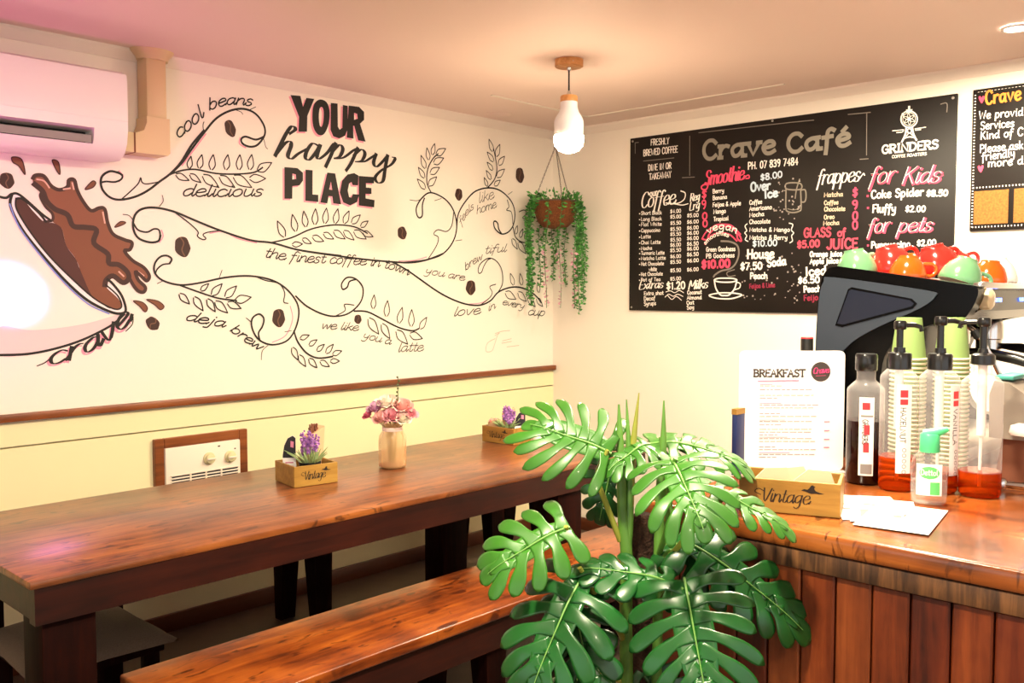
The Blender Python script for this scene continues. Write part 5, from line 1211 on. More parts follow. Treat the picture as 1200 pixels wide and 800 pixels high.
obj('ceiling_hook', MB().tube([top, (hx, hy, 2.30), (hx, hy, 2.354)], .003, 6).tube([(hx+.012*math.cos(a*PI/6), hy, 2.226+.012*math.sin(a*PI/6)) for a in range(10)], .002, 6), 'wire', hp)
def tiny_leaf(m, p, d, l, w):
    d = d.normalized(); s = d.cross(Vector((random.uniform(-1, 1), random.uniform(-1, 1), random.uniform(-.3, 1)))).normalized(); n = d.cross(s)
    m.add([p, p+d*l*.5+s*w+n*w*.3, p+d*l, p+d*l*.5-s*w+n*w*.3], [(0, 1, 2), (0, 2, 3)])
m = MB()
for i in range(420):
    a = random.uniform(0, 2*PI); r = .06+.085*random.random()**.6
    if math.cos(a-3.88) > .62: r = min(r, .105)
    p = Vector((hx+r*math.cos(a), hy+r*math.sin(a), 1.905+random.uniform(-.03, .06)*(1 if r > .09 else .7))); m.mi = random.randrange(3)
    tiny_leaf(m, p, Vector((math.cos(a)*random.uniform(0, 1), math.sin(a)*random.uniform(0, 1), random.uniform(-.5, 1))), random.uniform(.016, .032), .008)
obj('foliage', m, ['vine_a', 'vine_b', 'vine_c'], hp, 0, False)
view = Vector((-.74, -.67, 0)); side = Vector((.67, -.74, 0))
for i in range(22):
    a = 2*PI*i/22+random.uniform(-.1, .1); r = .128+random.uniform(-.005, .02); p0 = Vector((hx+r*math.cos(a), hy+r*math.sin(a), 1.91)); off = (p0-Vector((hx, hy, p0.z))).dot(side)
    L_ = random.uniform(.30, .52)+(.12 if abs(off) > .07 else -.02); fr_ = math.cos(a-3.88) > .60; pale = fr_ and i % 2 == 0
    if fr_ and not pale: continue
    if pale: L_ = .60
    pts = []; q = p0.copy(); ph = random.uniform(0, 6)
    for k in range(13): pts.append(Vector((p0.x+.012*math.sin(ph+k*.7)+.02*math.cos(a)*min(1, k/3), p0.y+.012*math.cos(ph+k*.6)+.02*math.sin(a)*min(1, k/3), 1.915+.012*math.sin(min(k, 3))-L_*k/12)))
    m = MB(); m.mi = 2; m.tube(pts, .0016, 4)
    nl = int(L_*210)
    for k in range(nl):
        if pale and k % 2: continue
        t_ = k/nl*12; i0 = min(int(t_), 11); p = pts[i0].lerp(pts[i0+1], t_-i0); m.mi = 3 if pale and k > nl*.45 else random.randrange(3)
        aa = random.uniform(0, 2*PI); tiny_leaf(m, p, Vector((math.cos(aa), math.sin(aa), random.uniform(-.7, .5))), random.uniform(.018, .034)*(1.1-.35*k/nl), .0075)
    obj('trailing_stem', m, ['vine_a', 'vine_b', 'vine_c', 'vine_d'], hp, 0, False)

# ------------------------------------------------------------------ split-leaf plant in front of the counter
pt = thing('potted_philodendron', 'tall glossy split-leaf plant standing in front of the counter end', 'plant', (-2.76, -2.59, 0))
obj('pot', MB().lathe([(.11, 0), (.115, .01), (.145, .26), (.15, .27), (.15, .29), (.135, .29), (.13, .25)], (-2.80, -2.60, 0), 36), 'pot_grey', pt, 40)
obj('coir_pole', MB().lathe([(.0235, .24), (.0235, .6), (.0235, .955), (.022, .968), (.016, .975)], (-2.735, -2.568, 0), 20), 'coir_pole', pt, 60)
STEMS = [([(-2.808, -2.593, .25), (-2.806, -2.583, .663), (-2.801, -2.577, .795), (-2.796, -2.574, .905), (-2.798, -2.566, .985), (-2.796, -2.558, 1.102), (-2.794, -2.552, 1.194)], [.0135, .013, .0125, .012, .0105, .008, .002], 0),
 ([(-2.796, -2.574, .905), (-2.788, -2.575, 1.0), (-2.777, -2.564, 1.101), (-2.768, -2.551, 1.201)], [.009, .008, .006, .0012], 0),
 ([(-2.788, -2.575, 1.0), (-2.772, -2.569, 1.101), (-2.759, -2.574, 1.215)], [.008, .007, .0012], 1),
 ([(-2.759, -2.617, .25), (-2.746, -2.612, .729), (-2.739, -2.608, .877), (-2.73, -2.605, 1.025), (-2.723, -2.606, 1.114), (-2.719, -2.604, 1.199)], [.011, .010, .010, .009, .0065, .0015], 0),
 ([(-2.739, -2.608, .877), (-2.716, -2.614, .926), (-2.693, -2.603, .996), (-2.701, -2.585, 1.124)], [.007, .006, .005, .004], 0),
 ([(-2.803, -2.564, .934), (-2.826, -2.550, 1.002), (-2.846, -2.542, 1.062), (-2.836, -2.558, 1.112)], [.006, .0055, .005, .004], 1),
 ([(-2.739, -2.608, .873), (-2.758, -2.684, .955), (-2.757, -2.739, 1.017), (-2.741, -2.753, 1.042)], [.006, .0055, .005, .004], 1),
 ([(-2.738, -2.607, .899), (-2.781, -2.657, .983), (-2.817, -2.671, 1.056), (-2.834, -2.707, 1.115)], [.006, .0055, .005, .004], 0),
 ([(-2.8, -2.578, .809), (-2.857, -2.555, .87), (-2.906, -2.535, .93), (-2.94, -2.543, .984)], [.0055, .005, .0045, .004], 1),
 ([(-2.806, -2.576, .744), (-2.857, -2.591, .798), (-2.895, -2.575, .855), (-2.927, -2.565, .91)], [.006, .0055, .005, .004], 1),
 ([(-2.742, -2.611, .788), (-2.791, -2.657, .848), (-2.837, -2.707, .892), (-2.851, -2.736, .888)], [.006, .0055, .005, .004], 0),
 ([(-2.739, -2.608, .877), (-2.742, -2.632, .911), (-2.743, -2.658, .921), (-2.734, -2.681, .942)], [.006, .0055, .005, .004], 0),
 ([(-2.788, -2.573, 1.029), (-2.766, -2.549, 1.06), (-2.744, -2.514, 1.071), (-2.728, -2.488, 1.054)], [.006, .0055, .005, .004], 0),
 ([(-2.807, -2.582, .663), (-2.839, -2.561, .682), (-2.876, -2.534, .697), (-2.914, -2.509, .697)], [.0055, .005, .0045, .004], 1)]
for pts, rr, y_ in STEMS:
    q = catmull([p+(r,) for p, r in zip(pts, rr)], 6); obj('stem', MB().tube([p[:3] for p in q], [p[3] for p in q], 10), ['stalk_green', 'stalk_yellow'][y_], pt, 60)
def ss(t): t = max(0, min(1, t)); return t*t*(3-2*t)
def leaf(base, tip, nrm, width, mat, lobes=6, droop=.25, fold=.25, curl=.1):
    """split leaf: long rounded lobes that fan out from the midrib and sweep towards the tip"""
    base, tip = Vector(base), Vector(tip); ax = tip-base; L = ax.length; ax.normalize(); n = Vector(nrm); n = (n-ax*n.dot(ax)).normalized(); sd = ax.cross(n).normalized()
    def pos(x, u, h=0):      # x metres along, u metres across
        a = abs(u); s = x/L; z = -droop*L*(s-.35)**2*1.2+fold*a*(1-.9*a/width)-curl*a*a/width+.0025*math.sin(9*s+3*u/width)+h
        return base+ax*x+sd*u+n*z
    m = MB(); rows = []
    for i in range(25):
        s = i/24; w = width*.30*math.sin(PI*min(1, s*.85+.13))**.6; rows.append([pos(s*L*.95-.02*L, w*(k/4-1), -.0016) for k in range(9)])
    m.grid(rows)
    fingers = [(sg, i) for i in range(lobes) for sg in (-1, 1)]+[(0, lobes)]
    for sg, i in fingers:
        q = i/lobes; st = L*(.05+.80*q); th0 = math.radians(112-78*q)*sg; ln = width*(.95+.5*q-.80*q*q)*random.uniform(.92, 1.08); hw = L/lobes*.40*random.uniform(.9, 1.1); bend = math.radians(34)*sg
        if sg == 0: st = L*.72; ln = L*.33; hw *= 1.15
        rows = []; x, u = st, 0.0; N_ = 14
        for k in range(N_+1):
            t = k/N_; th = th0-bend*t; 
            if k: x += math.cos(th)*ln/N_; u += math.sin(th)*ln/N_
            w = hw*(1.02-.34*ss(t/.35)+.36*ss((t-.3)/.4)); w *= math.sqrt(max(.02, 1-((t-.78)/.22)**2)) if t > .78 else 1
            row = []
            for j_ in range(7):
                v = j_/3-1; row.append(pos(x-math.sin(th)*w*v, u+math.cos(th)*w*v, .0006*(i % 2)-.05*w*abs(v)**1.8*min(1, t*3)-.14*ln*t*t))
            rows.append(row)
        m.grid(rows)
    o = obj('leaf', m, mat, pt, 80, False)
    rb = [pos((i/14*.98-.03)*L, 0, .0012) for i in range(15)]
    lab(obj('midrib', MB().tube(rb, [.0024-.00013*i for i in range(15)], 6), 'midrib', o, 60), 'pale green central vein')
    for sm in o.data.polygons: sm.use_smooth = True
    s_ = o.modifiers.new('thick', 'SOLIDIFY'); s_.thickness = .0009
V = Vector((-.86, -.45, .25)); U = Vector((0, 0, 1))
leaf((-2.835, -2.56, 1.11), (-2.912, -2.42, 1.165), V*.9+U*.7, .105, 'leaf_lit', 6, .2, .2)
leaf((-2.830, -2.695, 1.115), (-2.915, -2.815, 1.03), V*.75+U*.75, .095, 'leaf_lit', 6, .3, .2)
leaf((-2.705, -2.57, 1.118), (-2.56, -2.72, 1.085), V*.45+U, .075, 'leaf_lit', 6, .35, .15)
leaf((-2.765, -2.715, 1.06), (-2.695, -2.87, .995), V*.35+U, .06, 'leaf_lit', 6, .2, .1)
leaf((-2.94, -2.545, .985), (-3.075, -2.462, .915), V*.85+U*.5, .082, 'leaf_lit', 5, .3, .15)
leaf((-2.925, -2.57, .90), (-3.09, -2.575, .725), V*.75+U*.65, .105, 'leaf_shaded', 6, .3, .25)
leaf((-2.846, -2.735, .905), (-2.93, -2.84, .715), V*.85+U*.5, .115, 'leaf_shaded', 7, .25, .2)
leaf((-2.737, -2.67, .945), (-2.645, -2.885, .80), V*.75+U*.6, .085, 'leaf_shaded', 6, .3, .15)
leaf((-2.728, -2.488, 1.06), (-2.75, -2.47, .94), V, .06, 'leaf_shaded', 5, .2, .2)
leaf((-2.815, -2.69, .885), (-2.935, -2.56, .925), V*.6+U*.9, .06, 'leaf_shaded', 5, .3, .15)
leaf((-2.91, -2.512, .697), (-2.945, -2.66, .69), V*.5+U, .06, 'leaf_shaded', 5, .2, .15)
leaf((-2.745, -2.56, .70), (-2.71, -2.68, .60), V*.8+U*.5, .085, 'leaf_shaded', 5, .25, .15)
leaf((-2.75, -2.59, 1.12), (-2.855, -2.57, 1.085), V*.6+U*.8, .06, 'leaf_lit', 5, .3, .15)
leaf((-2.72, -2.63, .93), (-2.72, -2.76, .86), V*.8+U*.6, .07, 'leaf_shaded', 5, .3, .15)
leaf((-2.93, -2.55, .86), (-3.0, -2.66, .70), V*.8+U*.5, .07, 'leaf_shaded', 5, .3, .15)
leaf((-2.70, -2.57, 1.11), (-2.60, -2.60, 1.10), V*.3+U, .05, 'leaf_lit', 5, .3, .15)

# ------------------------------------------------------------------ coffee machine
cm = thing('espresso_machine', 'black and grey espresso machine on the counter with cups stacked on top', 'coffee machine', (-1.55, -2.7, .971))
Q = lambda u, v, d: (d, -u, v)      # u = -y
side = [(2.508, 1.02), (2.507, 1.24), (2.513, 1.39), (2.523, 1.445), (2.538, 1.468), (2.56, 1.474), (2.60, 1.47), (2.895, 1.424), (2.908, 1.418), (2.91, 1.405), (2.905, 1.385), (2.892, 1.36), (2.872, 1.34), (2.80, 1.325), (2.74, 1.30), (2.70, 1.26), (2.685, 1.20), (2.69, 1.10), (2.74, 1.04), (2.87, 1.03), (2.88, 1.01), (2.86, 1.0), (2.52, 1.0)]
obj('side_panel', MB().prism(catmull(side, 3, True), Q, -1.85, -1.80), 'machine_black', cm, 40)
gp = [(2.511, 1.15), (2.511, 1.25), (2.517, 1.385), (2.53, 1.436), (2.556, 1.446), (2.79, 1.412), (2.815, 1.398), (2.78, 1.368), (2.69, 1.325), (2.62, 1.285), (2.575, 1.24), (2.553, 1.20), (2.545, 1.15)]
lab(obj('side_inlay', MB().prism(catmull(gp, 3, True), Q, -1.856, -1.849), 'machine_grey', cm, 40), 'matte grey inlay band')
lab(obj('side_window', MB().prism([(2.570, 1.325), (2.600, 1.411), (2.606, 1.414), (2.755, 1.387), (2.765, 1.379), (2.760, 1.372), (2.585, 1.322)], Q, -1.8585, -1.855), 'machine_window', cm, 40), 'glossy dark blue window')
fr = [(2.564, 1.320), (2.597, 1.415), (2.606, 1.420), (2.759, 1.391), (2.772, 1.379), (2.762, 1.367), (2.583, 1.316)]
lab(obj('window_surround', MB().prism(fr, Q, -1.8575, -1.8555), 'machine_black', cm, 40), 'black raised surround')
obj('side_panel', MB().prism(catmull(side, 3, True), Q, -1.20, -1.15), 'machine_black', cm, 40)
obj('body', MB().rbox(-1.80, -1.20, -2.69, -2.515, .995, 1.43, .01), 'machine_black', cm)
obj('control_panel', MB().prism([(2.60, 1.44), (2.885, 1.418), (2.895, 1.36), (2.86, 1.335), (2.60, 1.33)], Q, -1.80, -1.20), 'machine_black', cm)
lab(obj('front_rail', MB().rbox(-1.795, -1.205, -2.905, -2.88, 1.415, 1.432, .006), 'chrome', cm), 'polished steel rail')
obj('cup_tray', MB().hexa([(-1.80, -2.89, 1.418), (-1.20, -2.89, 1.418), (-1.20, -2.53, 1.45), (-1.80, -2.53, 1.45)], [(-1.80, -2.89, 1.424), (-1.20, -2.89, 1.424), (-1.20, -2.53, 1.456), (-1.80, -2.53, 1.456)]), 'steel', cm)
for x in (-1.70, -1.66, -1.62, -1.42, -1.38, -1.34): lab(obj('button', MB().box(x, x+.018, -2.896, -2.888, 1.382, 1.392), 'button_blue', cm, 0), 'blue lit button')
obj('drip_tray', MB().rbox(-1.80, -1.20, -2.88, -2.66, .985, 1.02, .006), 'steel', cm)
for x in (-1.66, -1.36):
    g = obj('group_head', MB().lathe([(.03, 1.27), (.038, 1.275), (.038, 1.315), (.03, 1.335)], (x, -2.80, 0), 24), 'chrome', cm, 40)
    p_ = obj('portafilter', MB().lathe([(.02, 1.235), (.034, 1.245), (.034, 1.272)], (x, -2.80, 0), 24), 'chrome', cm, 40)
    lab(obj('handle', MB().tube([(x, -2.83, 1.255), (x-.005, -2.88, 1.252), (x-.01, -2.95, 1.24), (x-.012, -3.0, 1.225)], [.008, .013, .014, .012], 12), 'black_plastic', p_), 'black handle')
    obj('spout', MB().tube([(x, -2.80, 1.24), (x, -2.80, 1.222), (x-.015, -2.80, 1.21)], .006, 8), 'chrome', p_)
w_ = obj('steam_wand', MB().tube([(-1.79, -2.84, 1.36), (-1.81, -2.87, 1.33), (-1.82, -2.90, 1.31), (-1.80, -2.93, 1.25), (-1.785, -2.955, 1.185)], [.006, .006, .006, .0055, .006], 10), 'chrome', cm)
lab(obj('wand_grip', MB().tube([(-1.818, -2.893, 1.315), (-1.815, -2.905, 1.297)], .011, 10), 'black_rubber', w_), 'black rubber grip')
lab(obj('tap_knob', MB().lathe([(.012, 0), (.026, .006), (.026, .03), (.018, .036)], n=20, M4=Matrix.Translation((-1.765, -2.885, 1.39)) @ Matrix.Rotation(PI/2, 4, 'X')), 'cup_cream', cm, 50), 'cream steam tap knob')
for x in (-1.74, -1.26):
    for y in (-2.84, -2.56): obj('foot', MB().lathe([(.022, .971), (.02, .998)], (x, y, 0), 16), 'black_rubber', cm)

# cups lying upside down on the machine
def cup(label, x, y, z, col, hang, tilt=0, tdir=0, sc=1):
    r = thing('coffee_cup', label, 'cup', (x, y, z), 'coffee cups on the espresso machine', True); k = sc
    r.rotation_euler = (Matrix.Rotation(tdir, 3, 'Z') @ Matrix.Rotation(tilt, 3, 'Y') @ Matrix.Rotation(-tdir, 3, 'Z')).to_euler()
    prof = [(.051, 0), (.0525, .002), (.0515, .014), (.047, .03), (.039, .046), (.028, .058), (.026, .060), (.025, .066), (.021, .066), (.020, .062)]
    obj('bowl', MB().lathe([(a*k, b*k) for a, b in prof], n=40, cap=(False, True)), col, r, 50)
    lab(obj('inside', MB().lathe([(.051*k, 0), (.049*k, .0), (.045*k, .03*k), (.03*k, .054*k), (.004*k, .057*k)], n=32, cap=(False, True)), 'cup_lip', r, 60), 'pale inner glaze and lip')
    pts = [(.050, .012), (.066, .010), (.079, .020), (.080, .034), (.068, .044), (.041, .043)]
    q = catmull(pts, 4); obj('handle', MB().tube([(a*k*math.cos(hang), a*k*math.sin(hang), b*k) for a, b in q], .0055*k, 8), col, r, 60)
T = lambda d: (math.atan2(d[1], d[0]))
sd_ = math.atan2(-.74, .67)        # to the right as seen from the dining room
cup('pale green cup at the left end of the row on the machine', -1.795, -2.595, 1.455, 'cup_green', sd_+.5, -.18, sd_)
cup('red cup second from left, tilted over an orange one on the machine', -1.735, -2.665, 1.462, 'cup_red', sd_+.25, -.28, sd_, 1.05)
cup('orange cup tucked under the left red cup on the machine', -1.77, -2.715, 1.442, 'cup_orange', sd_+.0, .05, sd_, .9)
cup('orange cup between the two red cups at the back of the machine', -1.62, -2.68, 1.447, 'cup_orange', sd_+1.2, 0, 0)
cup('cream cup behind the orange cup on the machine', -1.50, -2.63, 1.452, 'cup_cream', sd_+1.5, 0, 0)
cup('large red cup third from left leaning on a green cup on the machine', -1.655, -2.755, 1.46, 'cup_red', sd_+.45, -.28, sd_, 1.1)
cup('pale green cup lying in front at the right of the machine', -1.72, -2.825, 1.43, 'cup_green', sd_+.1, .35, sd_)
cup('small red cup behind the right green cup with its handle raised', -1.52, -2.765, 1.455, 'cup_red', sd_+.3, -.35, sd_, .95)
cup('orange cup near the right end of the row on the machine', -1.545, -2.845, 1.432, 'cup_orange', sd_+2.6, .1, sd_, .9)
cup('white cup at the right end of the row on the machine', -1.42, -2.83, 1.434, 'cup_white', sd_+2.9, 0, 0, 1.05)

# ------------------------------------------------------------------ bottles
BA = math.radians(200)   # towards the dining room
def cyl(c, r, a0): return lambda u, v, d: (c[0]+(r+d)*math.cos(a0+u/r), c[1]+(r+d)*math.sin(a0+u/r), c[2]+v)
def patch(m, fn, u0, u1, v0, v1, d, n=10): m.grid([[fn(u0+(u1-u0)*i/n, v, d) for v in (v0, v1)] for i in range(n+1)])
def bottle(label, x, y, R, hb, hn, rn, fillh, mat, pump, word, la, spout=0, stem_h=.05, neck_clear=False):
    z0 = .971; c_ = (x, y, z0); b = thing('syrup_bottle', label, 'bottle', c_, 'syrup bottles on the counter')
    obj('bottle_wall', MB().lathe([(R, fillh-.002), (R, fillh+.01), (R, hb-.012), (R*.97, hb-.005), (R*.72, hb+.006), (rn*1.02, hb+.014), (rn, hb+.02), (rn, hn)], c_, 36, (False, False)), 'clear_plastic', b, 50)
    lab(obj('syrup', MB().lathe([(R*.9, .001), (R, .006), (R, fillh-.002), (R*.97, fillh)], c_, 36), mat, b, 50), 'amber syrup' if 'amber' in mat else 'dark brown syrup')
    m = MB(); fn = cyl(c_, R, BA+la)
    if word:
        patch(m, fn, -.017, .015, hb*.10 if not pump else hb*.16, hb-.022, .0006); obj('paper_label', m, 'label_white', b, 60, False)
        m = MB(); patch(m, fn, -.010, .006, hb-.05, hb-.034, .0012); patch(m, fn, -.010, .006, hb-.066, hb-.054, .0012) if pump else None; lab(obj('label_badge', m, 'label_red', b, 60, False), 'red badge')
        m = MB(); letters(m, word, [(-.009, hb-.072), (-.009, hb*.42)], .011, .0017, fn, .0012)
        if pump:
            for k in range(5): ribbon(m, [(.0+.004*math.cos(a*PI/5), hb*.36-k*.012+.004*math.sin(a*PI/5)) for a in range(10)], .001, fn, .0012, True)
        lab(obj('label_print', m, 'ink_dark', b, 0, False), 'dark label printing')
        if not pump:
            m = MB(); patch(m, fn, -.012, .012, hb*.12, hb*.22, .0012); patch(m, fn, -.013, .013, hb*.70, hb*.72, .0012); obj('label_print', m, 'label_grey', b, 60, False)
            m = MB(); patch(m, fn, -.006, .006, hb*.52, hb*.62, .0014); patch(m, fn, -.007, .005, hb*.34, hb*.44, .0014); lab(obj('label_print', m, 'label_red', b, 60, False), 'red label pictures')
    if not pump:
        cp = [(rn*1.12, hn-.03), (rn*1.18, hn-.028), (rn*1.18, hn+.004), (rn*1.08, hn+.008)]
        obj('cap', MB().lathe(cp, c_, 28), 'black_plastic', b, 40); return
    obj('collar', MB().lathe([(rn*1.12, hn-.026), (rn*1.2, hn-.024), (rn*1.2, hn+.006), (rn*1.1, hn+.010), (rn*.6, hn+.012), (rn*.55, hn+.022)], c_, 28) if not neck_clear else MB().lathe([(rn*1.15, hn-.010), (rn*1.3, hn-.008), (rn*1.3, hn+.010), (rn*1.1, hn+.013), (rn*.6, hn+.015), (rn*.5, hn+.024)], c_, 28), 'black_plastic', b, 40)
    zt = z0+hn+.015+stem_h; pm = obj('pump', MB().tube([(x, y, z0+hn+.01), (x, y, zt)], .0075, 14).lathe([(.011, 0), (.0135, .003), (.0135, .016), (.011, .02)], (x, y, zt-.004), 20), 'black_plastic', b, 40)
    dx, dy = math.cos(spout), math.sin(spout)
    obj('nozzle', MB().tube([(x, y, zt+.006), (x+dx*.03, y+dy*.03, zt+.006), (x+dx*.045, y+dy*.045, zt+.002), (x+dx*.047, y+dy*.047, zt-.008)], [.006, .0055, .005, .0045], 10), 'black_plastic', pm, 60)
    lab(obj('dip_tube', MB().tube([(x, y, z0+hn-.01), (x, y, z0+hb*.52)], .0095, 14).tube([(x, y, z0+hb*.53), (x-.002, y, z0+.02)], .0035, 8), 'tube_white', b, 50), 'white pump barrel and tube')
bottle('capped bottle of dark brown syrup, leftmost of the four beside the menu', -2.125, -2.757, .041, .222, .288, .0205, .146, 'syrup_dark', False, 'GRINDERS', .12)
bottle('pump bottle of amber syrup second from the left, beside the dark capped one', -2.145, -2.838, .039, .258, .293, .0215, .075, 'syrup_amber', True, 'HAZELNUT', .35, sd_, .05)
bottle('pump bottle third from the left, standing behind the green-capped sanitiser', -2.11, -2.912, .041, .258, .293, .0215, .05, 'syrup_amber', True, 'VANILLA', .95, sd_+.1, .06)
bottle('rightmost pump bottle, clear and nearly empty with a little amber syrup', -2.09, -2.993, .042, .250, .292, .0185, .055, 'syrup_amber', True, None, 0, sd_+2.6, .06, True)
# hand sanitiser
sx_, sy_ = -2.245, -2.940; c_ = (sx_, sy_, .971)
hs = thing('sanitiser_bottle', 'small clear hand sanitiser bottle with a green flip cap on the counter', 'bottle', c_)
Rz = Matrix.Rotation(BA+PI/2, 4, 'Z')
bl = [(.026, .001), (.030, .006), (.031, .03), (.031, .082), (.027, .098), (.016, .110), (.012, .116)]
obj('bottle_wall', MB().lathe(bl, c_, 36, M4=Rz, sx=1.12, sy=.62), 'gel_clear', hs, 60)
lab(obj('gel', MB().lathe([(.024, .004), (.028, .009), (.029, .03), (.029, .05)], c_, 32, M4=Rz, sx=1.12, sy=.62), 'gel_clear', hs, 60), 'clear gel')
nx, ny = math.cos(BA), math.sin(BA); tx, ty = -math.sin(BA), math.cos(BA)
def sfn(u, v, d):
    w = min(.95, abs(u)/.0347); q = .0193*math.sqrt(1-w*w); return (sx_+tx*u+nx*(q+d), sy_+ty*u+ny*(q+d), .971+v)
m = MB(); m.grid([[sfn(-.024+.048*i/12, v, .0006) for v in (.02, .085)] for i in range(13)]); obj('paper_label', m, 'label_white', hs, 60, False)
m = MB(); m.grid([[sfn(.019*math.sqrt(max(0, 1-(q/8-1)**2))*(i/5-1), .067+.013*(q/8-1), .0012) for i in range(11)] for q in range(17)]); m.grid([[sfn(.002+.018*i/6, v, .0012) for v in (.022, .048)] for i in range(7)]); lab(obj('label_print', m, 'label_green', hs, 60, False), 'green oval and panel')
m = MB(); letters(m, 'Dettol', [(-.016, .0625), (.016, .0625)], .011, .0017, sfn, .002); lab(obj('label_print', m, 'label_white', hs, 0, False), 'white brand lettering')
cpx = obj('cap', MB().lathe([(.019, .108), (.0198, .110), (.0190, .142), (.0165, .146)], c_, 24), 'cap_green', hs, 40)
obj('flip_lid', MB().tube([(sx_-tx*.012, sy_-ty*.012, 1.113), (sx_+tx*.012, sy_+ty*.012, 1.119), (sx_+tx*.034, sy_+ty*.034, 1.128)], [.012, .010, .005], 12), 'cap_green', cpx, 60)

# ------------------------------------------------------------------ stacks of paper cups
pcup = thing('paper_cup', 'topmost green takeaway cup, upside down on the left stack', 'paper cup', (-1.985, -2.80, 1.0), 'paper cups in the left stack', True)
obj('wall', MB().lathe([(.0385, .004), (.036, .03), (.028, .098), (.0275, .100), (.0255, .100), (.025, .094)], n=32, cap=(False, True)), 'paper_cup', pcup, 40)
lab(obj('rolled_rim', MB().lathe([(.0375, 0), (.0405, .001), (.0415, .003), (.0405, .0055), (.038, .0062)], n=32, cap=(False, False)), 'cup_rim', pcup, 60), 'pale rolled rim')
for sx2, sy2, side_, first in ((-1.985, -2.80, 'left', True), (-1.905, -2.872, 'right', False)):
    for i in range(28 if first else 28):
        z = .972+i*.0102
        lb_ = ('topmost green takeaway cup, upside down on the %s stack' if i == 27 else 'green takeaway cup nested in the %s stack behind the pump bottles, showing only its rim') % side_
        if first and i == 27: pcup.location = (sx2, sy2, z)
        else: dup(pcup, (sx2, sy2, z), (0, 0, i*.7), lb_, 'paper cups in the %s stack' % side_)

# ------------------------------------------------------------------ breakfast menu, papers, odds and ends
A0, A1 = Vector((-2.235, -2.495, 0)), Vector((-2.062, -2.680, 0)); mu_ = (A1-A0); MW = mu_.length; mu_.normalize(); mn = Vector((mu_.y, -mu_.x, 0))
if mn.dot(Vector((-1, -.6, 0))) < 0: mn = -mn
mfn = lambda u, v, d: tuple(A0+mu_*u+mn*d+Vector((0, 0, .979+v)))
ms = thing('menu_stand', 'white rounded breakfast menu board standing on the counter beside the machine', 'menu', (-2.15, -2.59, .971))
r_ = .012; MH = .288; rr = [(cx_+r_*math.cos(a), cy_+r_*math.sin(a)) for cx_, cy_, a0 in ((MW-r_, MH-r_, 0), (r_, MH-r_, PI/2), (r_, r_, PI), (MW-r_, r_, 1.5*PI)) for a in [a0+k*PI/8 for k in range(5)]]
obj('board', MB().prism(rr, mfn, -.004, 0), 'paper_white', ms, 0)
obj('base', MB().prism([(0, 0), (MW, 0), (MW, .008), (0, .008)], lambda u, v, d: tuple(A0+mu_*u+mn*d+Vector((0, 0, .9715+v))), -.05, .035), 'clear_plastic', ms, 0)
mp = lambda x, y: ((x-52)/(458-52)*MW, MH-(y-105)/(545-105)*.268)
m = MB(); letters(m, 'BREAKFAST', [mp(108, 206), mp(304, 206)], .0165, .0038, mfn, .0006, 's'); lab(obj('menu_heading', m, 'ink_dark', ms, 0, False), 'dark heading')
m = MB(); ribbon(m, [mp(125, 224), mp(280, 222)], .0035, mfn, .0006); lab(obj('underline', m, 'ink_pale', ms, 0, False), 'pink underline')
m = MB()
random.seed(3)
for i, y in enumerate((243, 258, 280, 291, 318, 330, 352, 364, 384, 397, 415, 426, 437, 452, 463, 485, 496, 515, 526)):
    x = 133
    while x < (200 if i % 3 == 0 else 335):
        w = random.uniform(8, 26); ribbon(m, [mp(x, y), mp(x+w, y)], .0019, mfn, .0006); x += w+6
obj('menu_text', m, 'ink_soft', ms, 0, False)
m = MB()
for y in (385, 420, 455, 487): ribbon(m, [mp(383, y), mp(402, y)], .003, mfn, .0006)
for y, x1 in ((243, 180), (318, 215), (384, 230), (452, 240), (515, 250)): ribbon(m, [mp(133, y-6), mp(x1, y-6)], .0018, mfn, .0007)
lab(obj('menu_text', m, 'ink_pale', ms, 0, False), 'pink prices and dish names')
cx_, cy_ = mp(365, 187); R_ = .0235
m = MB(); fill(m, [[(cx_+R_*math.cos(a*PI/16), cy_+R_*math.sin(a*PI/16)) for a in range(32)]], mfn, .0006); lab(obj('logo_disc', m, 'logo_dark', ms, 0, False), 'dark round logo')
m = MB(); letters(m, 'Crave', [(cx_-R_*.8, cy_-.005), (cx_+R_*.8, cy_-.002)], .014, .0026, mfn, .0012, 'p'); ribbon(m, [(cx_-R_*.5, cy_-.010), (cx_+R_*.5, cy_-.009)], .001, mfn, .0012); lab(obj('logo_script', m, 'ink_rose', ms, 0, False), 'pink logo script')
def paper(label, pts, z, mat='paper_white', marks=None):
    r = thing('flyer', label, 'paper', (pts[0][0], pts[0][1], z), 'flyers on the counter'); m = MB(); sheet(m, [(x, y, z) for x, y in pts], .0006, (0, 0, 1)); obj('sheet', m, mat, r, 0)
    if marks:
        m = MB(); a, b, d = Vector(pts[0]).to_3d(), Vector(pts[1]).to_3d(), Vector(pts[3]).to_3d()
        for u0, u1, v0, v1 in marks: m.add([tuple(a+(b-a)*u+(d-a)*v+Vector((0, 0, z+.0009))) for u, v in ((u0, v0), (u1, v0), (u1, v1), (u0, v1))], [(0, 1, 2, 3)])
        obj('print', m, 'ink_soft', r, 0)
paper('lowest white flyer fanned out beside the napkin box', [(-2.50, -2.868), (-2.43, -2.98), (-2.24, -2.86), (-2.31, -2.755)], .9712, marks=[(.2, .8, .15, .25), (.1, .5, .4, .46), (.1, .9, .6, .64)])
paper('middle white flyer overlapping the lowest one beside the napkin box', [(-2.505, -2.885), (-2.46, -3.0), (-2.26, -2.915), (-2.305, -2.80)], .9722, marks=[(.15, .4, .2, .5), (.2, .8, .7, .75)])
paper('uppermost white flyer nearest the counter edge, below the sanitiser', [(-2.53, -2.90), (-2.51, -3.03), (-2.295, -2.995), (-2.315, -2.865)], .9732, marks=[(.38, .5, .45, .55), (.5, .54, .53, .62)])
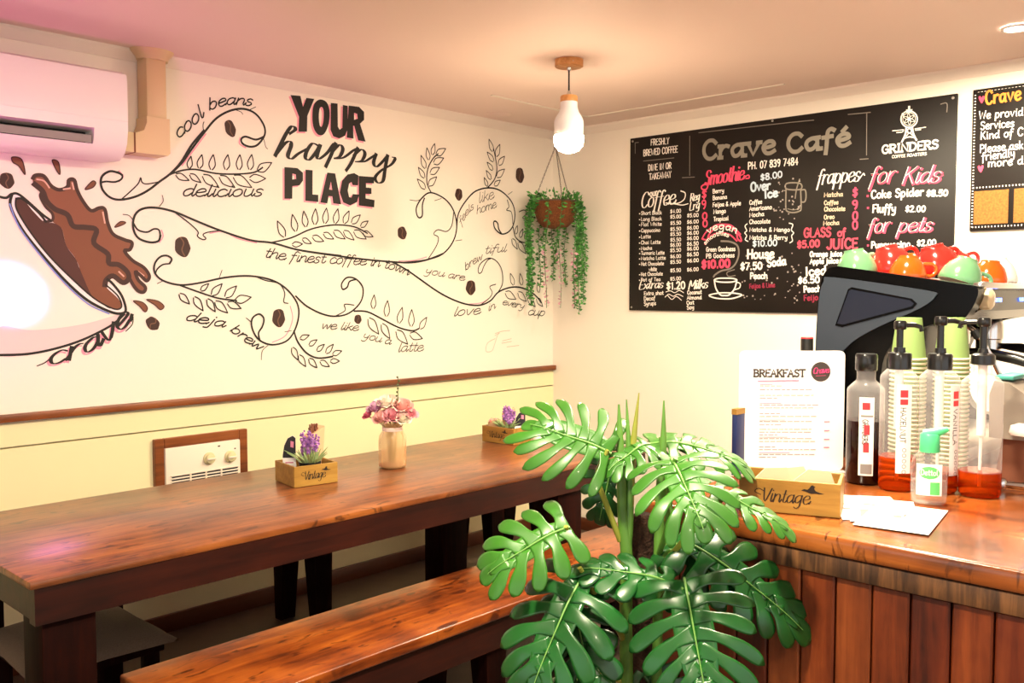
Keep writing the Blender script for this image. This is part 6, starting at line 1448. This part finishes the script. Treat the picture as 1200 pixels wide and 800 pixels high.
b = thing('wine_bottle', 'dark bottle top with a red and black cap showing behind the breakfast menu', 'bottle', (-1.96, -2.52, .971))
obj('bottle_wall', MB().lathe([(.034, 0), (.036, .01), (.036, .20), (.028, .235), (.014, .262), (.0135, .29)], (-1.96, -2.535, .971), 28), 'machine_black', b, 50)
obj('cap', MB().lathe([(.0155, .282), (.0158, .306), (.0158, .316)], (-1.96, -2.535, .971), 24), 'black_plastic', b, 40); lab(obj('cap_top', MB().lathe([(.0150, .3162), (.0158, .318), (.0145, .3205)], (-1.96, -2.535, .971), 24), 'label_red', b, 40), 'red cap top')
bk = thing('blue_booklet', 'dark blue booklet standing on the counter left of the breakfast menu', 'booklet', (-2.23, -2.51, .971))
obj('cover', MB().rbox(-2.265, -2.215, -2.506, -2.494, .971, 1.13, .002), 'blue_cover', bk); lab(obj('cover_band', MB().box(-2.2655, -2.2145, -2.5067, -2.4935, 1.117, 1.1305), 'box_wood', bk, 0), 'tan top band')
tg = thing('serving_tongs', 'chrome tongs lying on the counter behind the rightmost pump bottle', 'tongs', (-2.03, -2.98, .975))
for s in (-1, 1):
    obj('arm', MB().tube([(-2.12, -2.90+s*.006, .982), (-2.05, -2.95+s*.010, .986), (-2.0, -3.01+s*.008, .984), (-1.985, -3.045+s*.012, .982)], [.005, .006, .0055, .009], 8), 'chrome', tg)
obj('hinge', MB().lathe([(.012, .974), (.014, .98), (.014, .992), (.010, .997)], (-2.0, -3.01, 0), 16), 'chrome', tg, 40)
gd = thing('card_terminal', 'pale grey sloping countertop device on a dark base behind the rightmost pump bottle', 'device', (-1.84, -3.03, .971))
gfn = lambda u, v, d: (-1.84+d, -3.03-u, .973+v)
lab(obj('stand', MB().prism([(-.06, 0), (.08, 0), (.07, .10), (-.045, .10)], gfn, -.06, .08), 'dried_brown', gd, 0), 'dark brown base')
obj('housing', MB().prism([(-.068, .10), (.09, .10), (.098, .13), (.094, .145), (-.03, .228), (-.06, .232), (-.07, .20)], gfn, -.08, .10), 'device_grey', gd, 20)
lab(obj('lid', MB().lathe([(.026, 0), (.030, .006), (.026, .022), (.010, .028)], (-1.93, -3.035, 1.085), 28, sx=.4), 'cup_white', gd, 50), 'white rounded lid')
lab(obj('keypad', MB().add([gfn(u, v, d) for d in (-.06, .08) for u, v in ((.08, .1565), (.0, .2095), (.0, .2055), (.08, .1525))], [(0, 1, 2, 3), (4, 7, 6, 5), (0, 4, 5, 1), (2, 6, 7, 3), (1, 5, 6, 2), (0, 3, 7, 4)]), 'ink_dark', gd, 0), 'dark keypad')
tag(obj('folded_cloth', MB().rbox(-1.90, -1.78, -3.005, -2.965, 1.206, 1.216, .003), 'teal'), 'teal folded cloth lying on top of the grey countertop device', 'cloth')
# ------------------------------------------------------------------ groups of unlike things get no shared label
bpy.context.view_layer.update()
